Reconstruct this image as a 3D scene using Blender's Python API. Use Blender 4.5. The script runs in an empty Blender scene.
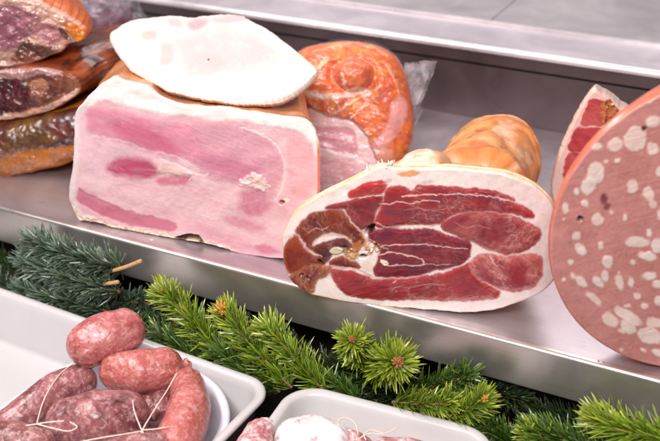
import bpy, math, random
import numpy as np
from mathutils import Vector, Matrix

# ------------------------------------------------------------------ camera, world, lights, exposure
scene = bpy.context.scene
COL = scene.collection
W0, H0, FPX = 660.0, 441.0, 1000.0            # photograph size and focal length in its pixels
PITCH = math.atan((220.5 + 312) / FPX)
YAW = math.atan(1132.7 / 2313)
A_ = np.array([-math.sin(YAW), math.cos(YAW), 0.0])
R_ = np.array([math.cos(YAW), math.sin(YAW), 0.0])
Z_ = np.array([0, 0, 1.0])
F_ = math.cos(PITCH) * A_ - math.sin(PITCH) * Z_
U_ = math.sin(PITCH) * A_ + math.cos(PITCH) * Z_
CAM = np.array([0.32739, -0.66854, 0.47])

cam = bpy.data.cameras.new('camera')
camo = bpy.data.objects.new('camera', cam)
COL.objects.link(camo)
M = Matrix(((R_[0], U_[0], -F_[0], CAM[0]), (R_[1], U_[1], -F_[1], CAM[1]), (R_[2], U_[2], -F_[2], CAM[2]), (0, 0, 0, 1)))
camo.matrix_world = M
cam.sensor_width = 36
cam.lens = 36 * FPX / W0
cam.clip_start = 0.02
cam.clip_end = 50
cam.dof.use_dof = True
cam.dof.focus_distance = 0.86
cam.dof.aperture_fstop = 6.3
scene.camera = camo

world = bpy.data.worlds.new('World')
scene.world = world
world.use_nodes = True
bg = world.node_tree.nodes['Background']
bg.inputs[0].default_value = (0.88, 0.86, 0.86, 1)
bg.inputs[1].default_value = 0.19


def area(name, loc, target, sx, sy, power, color):
    l = bpy.data.lights.new(name, 'AREA')
    l.shape = 'RECTANGLE'
    l.size, l.size_y, l.energy, l.color = sx, sy, power, color
    o = bpy.data.objects.new(name, l)
    COL.objects.link(o)
    o.location = loc
    d = Vector(target) - Vector(loc)
    o.rotation_euler = d.to_track_quat('-Z', 'Y').to_euler()
    return o


area('area_lamp', (-0.60, -0.30, 0.95), (-0.05, 0.08, 0), 0.7, 0.12, 10.5, (1.0, 0.94, 0.93))
area('area_lamp', (0.30, -0.95, 1.05), (0.0, 0.05, 0), 0.7, 0.35, 21.0, (1.0, 0.955, 0.95))  # unseen fill added behind the camera to brighten the upright cut faces
area('area_lamp', (-0.25, 0.80, 0.85), (0.0, 0.10, 0), 1.3, 0.12, 5.5, (1.0, 0.94, 0.95))  # unseen strip added high at the back so the shelf front reflects it

scene.view_settings.view_transform = 'Standard'
scene.view_settings.look = 'None'
scene.view_settings.exposure = 0.08
scene.view_settings.gamma = 1.0


# ------------------------------------------------------------------ helpers
def raypx(x, y):
    x = np.asarray(x, float)[..., None]
    y = np.asarray(y, float)[..., None]
    return (x - 330) / FPX * R_ - (y - 220.5) / FPX * U_ + F_


def hit(x, y, p0, n):
    d = raypx(x, y)
    t = ((np.asarray(p0) - CAM) @ np.asarray(n)) / (d @ np.asarray(n))
    return CAM + d * t[..., None]


def onz(x, y, z=0.0):
    return hit(x, y, (0, 0, z), (0, 0, 1))


def ony(x, y, yy):
    return hit(x, y, (0, yy, 0), (0, 1, 0))


def s2l(c):
    c = np.asarray(c, float) / 255.0
    return np.where(c <= 0.04045, c / 12.92, ((c + 0.055) / 1.055) ** 2.4)


def hsh(ix, iy, iz, seed):
    h = (ix * 374761393 + iy * 668265263 + iz * 2147483647 + seed * 974634777) & 0xFFFFFFFF
    h = ((h ^ (h >> 13)) * 1274126177) & 0xFFFFFFFF
    h = ((h ^ (h >> 15)) * 2246822519) & 0xFFFFFFFF
    return ((h ^ (h >> 16)) & 0xFFFF) / 65535.0


def vnoise(P, seed=0):
    P = np.asarray(P, float)
    i = np.floor(P).astype(np.int64)
    f = P - i
    f = f * f * (3 - 2 * f)
    r = 0
    for dx in (0, 1):
        for dy in (0, 1):
            for dz in (0, 1):
                w = (f[..., 0] if dx else 1 - f[..., 0]) * (f[..., 1] if dy else 1 - f[..., 1]) * (f[..., 2] if dz else 1 - f[..., 2])
                r = r + w * hsh(i[..., 0] + dx, i[..., 1] + dy, i[..., 2] + dz, seed)
    return r * 2 - 1


def fbm(P, scale=1.0, octv=3, seed=0):
    P = np.asarray(P, float) * scale
    r = 0; a = 1.0; t = 0
    for k in range(octv):
        r = r + a * vnoise(P, seed + k * 17)
        t += a; a *= 0.5; P = P * 2.03 + 7.1
    return r / t


def catmull(pts, n, closed=True):
    P = np.asarray(pts, float)
    m = len(P)
    if closed:
        idx = lambda k: P[k % m]
        segs = m
    else:
        idx = lambda k: P[min(max(k, 0), m - 1)]
        segs = m - 1
    out = []
    K = 24
    for s in range(segs):
        p0, p1, p2, p3 = idx(s - 1), idx(s), idx(s + 1), idx(s + 2)
        for j in range(K):
            t = j / K
            out.append(0.5 * ((2 * p1) + (-p0 + p2) * t + (2 * p0 - 5 * p1 + 4 * p2 - p3) * t * t + (-p0 + 3 * p1 - 3 * p2 + p3) * t ** 3))
    out.append(P[0] if closed else P[-1])
    out = np.array(out)
    d = np.concatenate([[0], np.cumsum(np.linalg.norm(np.diff(out, axis=0), axis=1))])
    u = np.linspace(0, d[-1], n + 1 if closed else n)
    res = np.stack([np.interp(u, d, out[:, k]) for k in range(out.shape[1])], 1)
    return res[:-1] if closed else res


def sdf_poly(q, poly):
    """signed distance (negative inside) of points q (n,2) to a closed polygon"""
    P = np.asarray(poly, float)
    d = np.full(len(q), 1e9)
    ins = np.zeros(len(q), bool)
    m = len(P)
    for k in range(m):
        a, b = P[k], P[(k + 1) % m]
        e = b - a
        w = q - a
        t = np.clip((w @ e) / (e @ e + 1e-12), 0, 1)
        d = np.minimum(d, np.linalg.norm(w - t[:, None] * e, axis=1))
        c = (a[1] > q[:, 1]) != (b[1] > q[:, 1])
        xi = a[0] + (q[:, 1] - a[1]) / (e[1] if abs(e[1]) > 1e-9 else 1e-9) * e[0]
        ins ^= c & (q[:, 0] < xi)
    return np.where(ins, -d, d)


def dist_line(q, line):
    P = catmull(line, max(8, len(line) * 5), False) if len(line) > 2 else np.asarray(line, float)
    d = np.full(len(q), 1e9)
    for a, b in zip(P[:-1], P[1:]):
        e = b - a
        w = q - a
        t = np.clip((w @ e) / (e @ e + 1e-12), 0, 1)
        d = np.minimum(d, np.linalg.norm(w - t[:, None] * e, axis=1))
    return d


def sstep(x, a, b):
    t = np.clip((x - a) / (b - a), 0, 1)
    return t * t * (3 - 2 * t)


def tag(o, label=None, cat=None, group=None, kind=None):
    if label: o['label'] = label
    if cat: o['category'] = cat
    if group: o['group'] = group
    if kind: o['kind'] = kind
    return o


def thing(name, label, cat, loc=(0, 0, 0), group=None):
    o = bpy.data.objects.new(name, None)
    COL.objects.link(o)
    o.location = Vector([float(v) for v in loc])
    o.empty_display_size = 0.02
    return tag(o, label, cat, group)


def worldloc(o):
    v = Vector((0, 0, 0))
    while o:
        v += o.location
        o = o.parent
    return np.array(v)


def build(name, V, faces, mat, parent=None, col=None, smooth=True, loc=None):
    """one mesh object; V in world coordinates"""
    V = np.asarray(V, float)
    org = worldloc(parent) if parent else (np.array(loc, float) if loc is not None else np.array([V[:, 0].mean(), V[:, 1].mean(), V[:, 2].min()]))
    me = bpy.data.meshes.new(name)
    L = V - org
    me.from_pydata([], [], []) if False else None
    if isinstance(faces, np.ndarray):
        nf, k = faces.shape
        me.vertices.add(len(L)); me.vertices.foreach_set('co', L.ravel())
        me.loops.add(nf * k); me.loops.foreach_set('vertex_index', faces.ravel().astype(np.int32))
        me.polygons.add(nf)
        me.polygons.foreach_set('loop_start', np.arange(0, nf * k, k, dtype=np.int32))
        me.update(calc_edges=True)
    else:
        me.from_pydata(L.tolist(), [], [tuple(int(i) for i in f) for f in faces])
        me.update()
    me.validate()
    if smooth:
        me.polygons.foreach_set('use_smooth', [True] * len(me.polygons))
    if col is not None:
        at = me.color_attributes.new('Col', 'FLOAT_COLOR', 'POINT')
        c = np.ones((len(L), 4)); c[:, :3] = col
        at.data.foreach_set('color', c.ravel())
    me.materials.append(mat)
    o = bpy.data.objects.new(name, me)
    COL.objects.link(o)
    if parent: o.parent = parent
    else: o.location = Vector(org)
    return o


def grid_faces(nr, ns, closed=True, flip=False, off=0):
    r = np.arange(nr - 1)[:, None]
    s = np.arange(ns if closed else ns - 1)[None, :]
    s2 = (s + 1) % ns
    a = r * ns + s; b = r * ns + s2; c = (r + 1) * ns + s2; d = (r + 1) * ns + s
    q = np.stack([a, b, c, d], -1).reshape(-1, 4) + off
    return q[:, ::-1].copy() if flip else q


def rings_mesh(rings, cap0=False, cap1=False, flip=False):
    R = np.asarray(rings)
    nr, ns = R.shape[:2]
    V = R.reshape(-1, 3)
    F = grid_faces(nr, ns, True, flip)
    F = [tuple(f) for f in F]
    if cap0:
        c = len(V); V = np.vstack([V, R[0].mean(0)])
        F += [((c, (k + 1) % ns, k) if not flip else (c, k, (k + 1) % ns)) for k in range(ns)]
    if cap1:
        c = len(V); V = np.vstack([V, R[-1].mean(0)])
        o = (nr - 1) * ns
        F += [((c, o + k, o + (k + 1) % ns) if not flip else (c, o + (k + 1) % ns, o + k)) for k in range(ns)]
    return V, F


# ------------------------------------------------------------------ materials
def newmat(name):
    m = bpy.data.materials.new(name)
    m.use_nodes = True
    nt = m.node_tree
    return m, nt, nt.nodes['Principled BSDF']


def N(nt, typ, **kw):
    n = nt.nodes.new(typ)
    for k, v in kw.items():
        if k in n.inputs: n.inputs[k].default_value = v
        else: setattr(n, k, v)
    return n


def coords(nt, scale=(1, 1, 1), rot=(0, 0, 0)):
    tc = N(nt, 'ShaderNodeTexCoord')
    mp = N(nt, 'ShaderNodeMapping')
    mp.inputs['Scale'].default_value = scale
    mp.inputs['Rotation'].default_value = rot
    nt.links.new(tc.outputs['Object'], mp.inputs['Vector'])
    return mp.outputs['Vector']


def noise_out(nt, vec, scale, detail=4, rough=0.55, dist=0.0):
    n = N(nt, 'ShaderNodeTexNoise')
    n.inputs['Scale'].default_value = scale
    n.inputs['Detail'].default_value = detail
    n.inputs['Roughness'].default_value = rough
    n.inputs['Distortion'].default_value = dist
    nt.links.new(vec, n.inputs['Vector'])
    return n.outputs['Fac']


def ramp(nt, fac, stops):
    r = N(nt, 'ShaderNodeValToRGB')
    cr = r.color_ramp
    while len(cr.elements) < len(stops): cr.elements.new(0.5)
    for e, (p, c) in zip(cr.elements, stops):
        e.position = p
        c = s2l(c) if max(c) > 1.5 else c
        e.color = (c[0], c[1], c[2], 1)
    nt.links.new(fac, r.inputs[0])
    return r.outputs[0]


def mixc(nt, fac, a, b, mode='MIX'):
    m = N(nt, 'ShaderNodeMix', data_type='RGBA', blend_type=mode)
    for sock, v in ((m.inputs[0], fac), (m.inputs[6], a), (m.inputs[7], b)):
        if isinstance(v, bpy.types.NodeSocket): nt.links.new(v, sock)
        elif isinstance(v, (int, float)): sock.default_value = v
        else: sock.default_value = (v[0], v[1], v[2], 1)
    return m.outputs[2]


def bump(nt, bs, h, strength=0.3, dist=0.001):
    b = N(nt, 'ShaderNodeBump')
    b.inputs['Strength'].default_value = strength
    b.inputs['Distance'].default_value = dist
    nt.links.new(h, b.inputs['Height'])
    nt.links.new(b.outputs[0], bs.inputs['Normal'])
    return b


def meat_mat(name, rough=0.36, sss=0.12, fib=(1, 1, 1), var=0.16, bmp=0.35, coat=0.25, scale=260, sat=None):
    """painted cut meat: colour attribute, fine fibre variation, moist coat"""
    m, nt, bs = newmat(name)
    at = N(nt, 'ShaderNodeAttribute', attribute_name='Col')
    v = coords(nt, fib)
    n1 = noise_out(nt, v, scale, 5, 0.65)
    n2 = noise_out(nt, v, scale * 0.22, 3, 0.6, 0.6)
    r1 = ramp(nt, n1, [(0.25, (1 - var,) * 3), (0.75, (1 + var * 0.6,) * 3)])
    r2 = ramp(nt, n2, [(0.3, (1 - var * 0.6, 1 - var * 0.8, 1 - var * 0.8)), (0.7, (1.0, 1.0, 1.0))])
    c = mixc(nt, 1.0, at.outputs['Color'], r1, 'MULTIPLY')
    c = mixc(nt, 1.0, c, r2, 'MULTIPLY')
    nt.links.new(c, bs.inputs['Base Color'])
    rr = N(nt, 'ShaderNodeMapRange')
    rr.inputs[3].default_value = rough - 0.1; rr.inputs[4].default_value = rough + 0.2
    nt.links.new(n2, rr.inputs[0]); nt.links.new(rr.outputs[0], bs.inputs['Roughness'])
    bs.inputs['Subsurface Weight'].default_value = sss
    bs.inputs['Subsurface Radius'].default_value = (1.0, 0.35, 0.25)
    bs.inputs['Subsurface Scale'].default_value = 0.004
    bs.inputs['Coat Weight'].default_value = coat
    bs.inputs['Coat Roughness'].default_value = 0.16
    add = N(nt, 'ShaderNodeMath', operation='ADD')
    nt.links.new(n1, add.inputs[0]); nt.links.new(n2, add.inputs[1])
    bump(nt, bs, add.outputs[0], bmp, 0.0008)
    return m


def steel_mat(name, base=(0.62, 0.60, 0.62), rough=0.3, brush=(2, 160, 160), met=0.85, smear=0.12):
    m, nt, bs = newmat(name)
    v = coords(nt, brush)
    n1 = noise_out(nt, v, 8, 4, 0.6)
    v2 = coords(nt, (1, 1, 1))
    n2 = noise_out(nt, v2, 9, 5, 0.6, 1.0)
    n3 = noise_out(nt, v2, 120, 4, 0.7, 0.3)
    c = mixc(nt, 1.0, base, ramp(nt, n2, [(0.3, (0.8, 0.78, 0.8)), (0.7, (1.06, 1.05, 1.05))]), 'MULTIPLY')
    c = mixc(nt, 1.0, c, ramp(nt, n1, [(0.3, (0.9,) * 3), (0.7, (1.05,) * 3)]), 'MULTIPLY')
    c = mixc(nt, 1.0, c, ramp(nt, n3, [(0.22, (0.75, 0.7, 0.7)), (0.36, (1, 1, 1))]), 'MULTIPLY')
    v4 = coords(nt, (30, 3, 30), (0, 0, 0.4))
    n4 = noise_out(nt, v4, 40, 2, 0.5)
    c = mixc(nt, 1.0, c, ramp(nt, n4, [(0.70, (1, 1, 1)), (0.76, (1.25, 1.22, 1.2))]), 'MULTIPLY')
    nt.links.new(c, bs.inputs['Base Color'])
    bs.inputs['Metallic'].default_value = met
    rr = N(nt, 'ShaderNodeMapRange')
    rr.inputs[1].default_value = 0.3; rr.inputs[2].default_value = 0.7
    rr.inputs[3].default_value = rough - smear * 0.5; rr.inputs[4].default_value = rough + smear
    nt.links.new(n2, rr.inputs[0]); nt.links.new(rr.outputs[0], bs.inputs['Roughness'])
    bump(nt, bs, n1, 0.08, 0.0004)
    return m


def plain_mat(name, base, rough=0.5, var=0.1, scale=60, met=0.0, sss=0.0, spec=0.5, bmp=0.1, coat=0.0):
    m, nt, bs = newmat(name)
    v = coords(nt)
    n = noise_out(nt, v, scale, 5, 0.6, 0.4)
    b = s2l(base) if max(base) > 1.5 else np.array(base)
    c = ramp(nt, n, [(0.3, tuple(b * (1 - var))), (0.7, tuple(np.minimum(b * (1 + var), 1.0)))])
    nt.links.new(c, bs.inputs['Base Color'])
    bs.inputs['Roughness'].default_value = rough
    bs.inputs['Metallic'].default_value = met
    bs.inputs['Specular IOR Level'].default_value = spec
    bs.inputs['Subsurface Weight'].default_value = sss
    bs.inputs['Subsurface Scale'].default_value = 0.004
    bs.inputs['Coat Weight'].default_value = coat
    bump(nt, bs, n, bmp, 0.001)
    return m


def film_mat(name, alpha=0.16, tint=(0.95, 0.93, 0.98), bd=0.006):
    """clear crinkled plastic film"""
    m, nt, bs = newmat(name)
    v = coords(nt)
    n = noise_out(nt, v, 38, 4, 0.6, 1.5)
    vo = N(nt, 'ShaderNodeTexVoronoi', feature='DISTANCE_TO_EDGE')
    vo.inputs['Scale'].default_value = 42
    nt.links.new(v, vo.inputs['Vector'])
    bs.inputs['Base Color'].default_value = (*tint, 1)
    bs.inputs['Roughness'].default_value = 0.14
    bs.inputs['Specular IOR Level'].default_value = 0.9
    al = N(nt, 'ShaderNodeMapRange')
    al.inputs[1].default_value = 0.35; al.inputs[2].default_value = 0.75
    al.inputs[3].default_value = alpha * 0.4; al.inputs[4].default_value = alpha * 2.2
    nt.links.new(n, al.inputs[0]); nt.links.new(al.outputs[0], bs.inputs['Alpha'])
    add = N(nt, 'ShaderNodeMath', operation='ADD')
    nt.links.new(n, add.inputs[0]); nt.links.new(vo.outputs['Distance'], add.inputs[1])
    bump(nt, bs, add.outputs[0], 1.0, bd)
    return m


M_STEEL = steel_mat('shelf_steel', (0.62, 0.57, 0.60), 0.33, met=0.82)
M_LIP = steel_mat('lip_steel', (0.76, 0.71, 0.66), 0.30, met=0.88)
M_RISER = steel_mat('riser_steel', (0.15, 0.115, 0.12), 0.30, met=0.7)
M_LEDGE = steel_mat('ledge_steel', (0.62, 0.56, 0.60), 0.42, met=0.30)
M_LEDGE2 = steel_mat('ledge_panel_steel', (0.54, 0.49, 0.51), 0.4, met=0.25)
M_EDGE = steel_mat('edge_steel', (0.86, 0.80, 0.82), 0.3, met=0.5)
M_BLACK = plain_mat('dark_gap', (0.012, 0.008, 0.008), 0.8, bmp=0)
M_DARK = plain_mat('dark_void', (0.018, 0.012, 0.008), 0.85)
M_TRAY = plain_mat('tray_plastic', (198, 194, 194), 0.32, 0.03, 14, sss=0.1, bmp=0.03, coat=0.3)
M_DISH = plain_mat('dish_plastic', (216, 216, 226), 0.22, 0.02, 14, sss=0.15, bmp=0.02, coat=0.4)
M_CURED = meat_mat('cured_face', 0.27, 0.10, (1, 1, 1), 0.08, 0.22, 0.5, 330)
M_HAMFACE = meat_mat('cooked_face', 0.33, 0.16, (1, 1, 1), 0.05, 0.2, 0.4, 300)
M_FAT = meat_mat('fat_face', 0.45, 0.2, (1, 1, 1), 0.05, 0.25, 0.15, 200)
M_RIND = meat_mat('rind', 0.32, 0.06, (1, 1, 1), 0.22, 0.6, 0.35, 130)
M_MORT = meat_mat('mortadella_face', 0.36, 0.12, (1, 1, 1), 0.09, 0.22, 0.35, 420)
M_FILM = film_mat('clear_film', 0.04, bd=0.003)
M_FILM2 = film_mat('thick_film', 0.30, (0.9, 0.86, 0.93))
M_FILM3 = film_mat('bag_film', 0.11, (0.8, 0.74, 0.84))
M_STRING = plain_mat('butcher_string', (228, 204, 192), 0.7, 0.12, 900, bmp=0.4)
M_TWIG = plain_mat('twig_bark', (120, 84, 52), 0.7, 0.35, 400, bmp=0.5)
M_CUTWOOD = plain_mat('cut_wood', (190, 150, 100), 0.7, 0.2, 300)


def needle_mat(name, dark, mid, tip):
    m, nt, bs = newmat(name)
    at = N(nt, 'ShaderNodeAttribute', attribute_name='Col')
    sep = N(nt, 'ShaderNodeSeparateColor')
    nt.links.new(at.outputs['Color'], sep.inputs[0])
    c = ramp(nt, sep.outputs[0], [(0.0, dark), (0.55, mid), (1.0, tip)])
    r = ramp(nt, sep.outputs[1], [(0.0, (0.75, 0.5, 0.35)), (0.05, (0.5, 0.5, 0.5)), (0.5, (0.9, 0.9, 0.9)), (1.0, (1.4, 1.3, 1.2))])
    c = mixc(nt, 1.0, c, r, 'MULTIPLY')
    nt.links.new(c, bs.inputs['Base Color'])
    bs.inputs['Roughness'].default_value = 0.30
    bs.inputs['Specular IOR Level'].default_value = 0.7
    return m


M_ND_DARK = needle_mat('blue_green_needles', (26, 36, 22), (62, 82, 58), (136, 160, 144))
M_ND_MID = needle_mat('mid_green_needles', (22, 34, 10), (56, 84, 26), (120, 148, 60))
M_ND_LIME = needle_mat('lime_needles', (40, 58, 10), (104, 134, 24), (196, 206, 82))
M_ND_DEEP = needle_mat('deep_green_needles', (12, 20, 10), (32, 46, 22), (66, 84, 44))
M_BUD = plain_mat('bud_scales', (222, 146, 60), 0.55, 0.4, 700, bmp=0.8)
M_BUDRED = plain_mat('red_bud_scales', (160, 96, 54), 0.55, 0.4, 700, bmp=0.8)


# ------------------------------------------------------------------ the counter
def extrude_x(prof, x0, x1, closed=False):
    P = np.asarray(prof, float)
    n = len(P)
    V = [(x0, p[0], p[1]) for p in P] + [(x1, p[0], p[1]) for p in P]
    F = [(k, (k + 1) % n, n + (k + 1) % n, n + k) for k in range(n if closed else n - 1)]
    if closed:
        F += [tuple(range(n))[::-1], tuple(range(n, 2 * n))]
    return V, F


def box(x0, x1, y0, y1, z0, z1):
    return extrude_x([(y0, z0), (y1, z0), (y1, z1), (y0, z1)], x0, x1, True)


def arc(cy, cz, r, a0, a1, n=8):
    return [(cy + r * math.cos(math.radians(a0 + (a1 - a0) * k / n)), cz + r * math.sin(math.radians(a0 + (a1 - a0) * k / n))) for k in range(n + 1)]


XL, XR = -1.3, 0.75
shelf = thing('display_shelf', 'stainless steel display shelf with bent front lip carrying all the hams', 'shelf', (0, 0.2, -0.04))
V, F = extrude_x([(0.4465, -0.003), (0.4465, 0.0)] + arc(0.0022, -0.0022, 0.0022, 90, 110, 3) + [(0.0015, -0.004)], XL, XR)
V, F = extrude_x([(0.4465, -0.004), (0.4465, 0.0), (0.006, 0.0), (0.006, -0.004)], XL, XR, True)
build('shelf_top', V, F, M_STEEL, shelf, smooth=False)
prof = [(0.0062, 0.0), (0.003, 0.0)] + arc(0.003, -0.003, 0.003, 95, 180, 8) + [(0.0, -0.0385)] + arc(0.0005, -0.0400, 0.0005, 180, 270, 3) + [(0.012, -0.0405), (0.012, -0.038), (0.0062, -0.0375), (0.0062, -0.001)]
V, F = extrude_x(prof, XL, XR)
lip = build('front_lip', V, F, M_LIP, shelf, smooth=True)

ledge = thing('rear_ledge', 'raised steel ledge with bright rounded front edge behind the hams', 'ledge', (0, 0.5, 0.0))
V, F = box(XL, XR, 0.447, 0.46, -0.02, 0.068)
build('riser', V, F, M_RISER, ledge, smooth=False)
V, F = box(XL, XR, 0.452, 0.46, 0.068, 0.0715)
build('gap_strip', V, F, M_BLACK, ledge, smooth=False)
V, F = box(XL, XR, 0.4445, 0.46, 0.0715, 0.0852)
build('fascia', V, F, M_RISER, ledge, smooth=False)
prof = [(0.4445, 0.0854)] + arc(0.4475, 0.0885, 0.0050, 215, 90, 10) + [(0.4535, 0.0935)]
V, F = extrude_x(prof, XL, XR)
build('rounded_edge', V, F, M_EDGE, ledge)
V, F = extrude_x([(0.4535, 0.0934), (0.522, 0.0955), (0.522, 0.05), (0.4535, 0.05)], XL, XR, True)
build('front_band', V, F, M_LEDGE, ledge, smooth=False)
V, F = extrude_x([(0.5222, 0.0955), (0.5228, 0.0985), (0.5245, 0.1), (0.5265, 0.1)], XL, XR)
build('panel_trim', V, F, M_EDGE, ledge, smooth=False)
for x0, x1 in ((XL, -0.034), (-0.0325, XR)):
    V, F = extrude_x([(0.5267, 0.0985), (1.5, 0.0995), (1.5, 0.05), (0.5267, 0.05)], x0, x1, True)
    build('top_panel', V, F, M_LEDGE2, ledge, smooth=False)

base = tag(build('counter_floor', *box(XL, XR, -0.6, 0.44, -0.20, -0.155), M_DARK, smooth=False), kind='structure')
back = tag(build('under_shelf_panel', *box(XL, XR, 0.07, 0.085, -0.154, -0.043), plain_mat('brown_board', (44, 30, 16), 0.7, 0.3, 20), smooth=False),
           'dark brown board closing the space under the steel shelf', 'panel')


# ------------------------------------------------------------------ cut faces traced in their own upright plane
def vplane(pa, pb):
    pa = np.asarray(pa, float); pb = np.asarray(pb, float)
    d = pb - pa; d[2] = 0; d /= np.linalg.norm(d)
    n = np.cross(d, [0, 0, 1.0])               # towards the camera
    if n @ (CAM - pa) < 0: n = -n
    return pa, d, n


def cut_face(name, outline, plane, paint, mat, parent, nr=150, ns=520, centre=None, bevel=0.002, rough_edge=0.0, seed=0):
    """returns world outline ring; paint(q) -> colour (n,3), height (n,)"""
    o = catmull(outline, ns)
    if rough_edge:
        ang = np.arange(ns) / ns * 2 * np.pi
        nn = fbm(np.stack([np.cos(ang) * 14, np.sin(ang) * 14, ang * 0], 1), 1, 3, seed)
        nn2 = vnoise(np.stack([np.cos(ang) * 60, np.sin(ang) * 60, ang * 0], 1), seed + 5)
        o = o + (o - o.mean(0)) / np.linalg.norm(o - o.mean(0), axis=1)[:, None] * (nn * rough_edge + nn2 * rough_edge * 0.4)[:, None]
    c = np.array(centre if centre is not None else o.mean(0), float)
    s = np.linspace(0, 1, nr) ** 0.75
    s[0] = 0.004
    q = c + s[:, None, None] * (o - c)[None]
    qf = q.reshape(-1, 2)
    colr, h = paint(qf)
    pa, d, n = plane
    P = hit(qf[:, 0], qf[:, 1], pa, n)
    ppm = np.linalg.norm((P.reshape(nr, ns, 3)[-1] - P.reshape(nr, ns, 3)[0]), axis=1)
    edge = np.repeat(1 - s, ns) * np.tile(ppm, nr)
    t = np.clip(1 - edge / bevel, 0, 1)
    drop = bevel * (1 - np.sqrt(np.clip(1 - t * t, 0, 1)))
    h = h * (1 - sstep(t, 0.0, 1.0))
    P = P + n * (h - drop)[:, None]
    Vv = P
    Ff = grid_faces(nr, ns)
    ctr = len(Vv)
    obj = build(name, Vv, Ff, mat, parent, colr)
    me = obj.data
    return P.reshape(nr, ns, 3)[-1]


def body_rings(ring, plane, steps, seed=0, amp=0.0, nscale=30):
    """ring pushed back along -n; steps: (depth, shift, side scale, height scale, lift, back-shrink of upper half)"""
    pa, d, n = plane
    a = (ring - pa) @ d
    z = ring[:, 2]
    dep0 = (ring - pa) @ n
    a0 = 0.5 * (a.min() + a.max())
    z0 = 0.5 * (z.min() + z.max())
    out = []
    for k, (dp, sh, sx, sz, lift) in enumerate(steps):
        aa = a0 + (a - a0) * sx + sh
        zz = z.min() + (z - z.min()) * sz + lift
        P = pa[None] + d[None] * aa[:, None] - n[None] * dp + n[None] * dep0[:, None]
        P[:, 2] = zz
        if amp and k > 0:
            nn = fbm(P, nscale, 3, seed)
            rad = P - P.mean(0)
            rad /= np.linalg.norm(rad, axis=1)[:, None] + 1e-9
            w = min(1.0, dp / 0.02)
            P = P + rad * (nn * amp * w)[:, None]
            P[:, 2] = np.maximum(P[:, 2], 0.0008 + 0 * dp) if lift >= 0 and z.min() < 0.01 else P[:, 2]
        out.append(P)
    return out


def dense(steps, m):
    S = np.array(steps, float)
    u = np.linspace(0, len(S) - 1, m)
    return [tuple(np.interp(x, range(len(S)), S[:, k]) for k in range(S.shape[1])) for x in u]


def lay(colr, w, c):
    return colr * (1 - w[:, None]) + s2l(c)[None] * w[:, None]


def warp(q, amp, sc, seed):
    p3 = np.column_stack([q * sc, np.zeros(len(q))])
    return q + np.column_stack([fbm(p3, 1, 3, seed), fbm(p3, 1, 3, seed + 50)]) * amp


def pat(q, sx, sy, ang, seed, octv=4):
    c, s = math.cos(math.radians(ang)), math.sin(math.radians(ang))
    u = q[:, 0] * c + q[:, 1] * s
    v = -q[:, 0] * s + q[:, 1] * c
    return fbm(np.column_stack([u * sx, v * sy, np.full(len(q), seed * 3.7)]), 1, octv, seed)


# ================================================================== dry-cured ham (front, cut)
PRO_OUT = [(282, 237), (282, 250), (283.5, 263), (287, 275), (293, 283.5), (302, 290.5), (313, 295.5), (325, 298), (344, 302), (368, 305.5), (395, 308),
           (420, 310), (445, 312), (463, 313), (490, 311.5), (505, 307.5), (526, 300), (541, 293), (552, 284), (557, 273), (559.5, 260), (559.5, 242), (557.5, 222), (554, 208),
           (548, 198.5), (539, 190), (526.5, 182), (505, 174), (484, 171), (452, 168), (420, 168.5), (396, 168), (381, 166), (365, 173), (350, 181), (331, 189.5),
           (316, 197), (301, 207), (291, 218)]
PRO_PLANE = vplane(onz(320, 297.5), onz(463, 313.5) * 0 + onz(430, 312))

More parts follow.
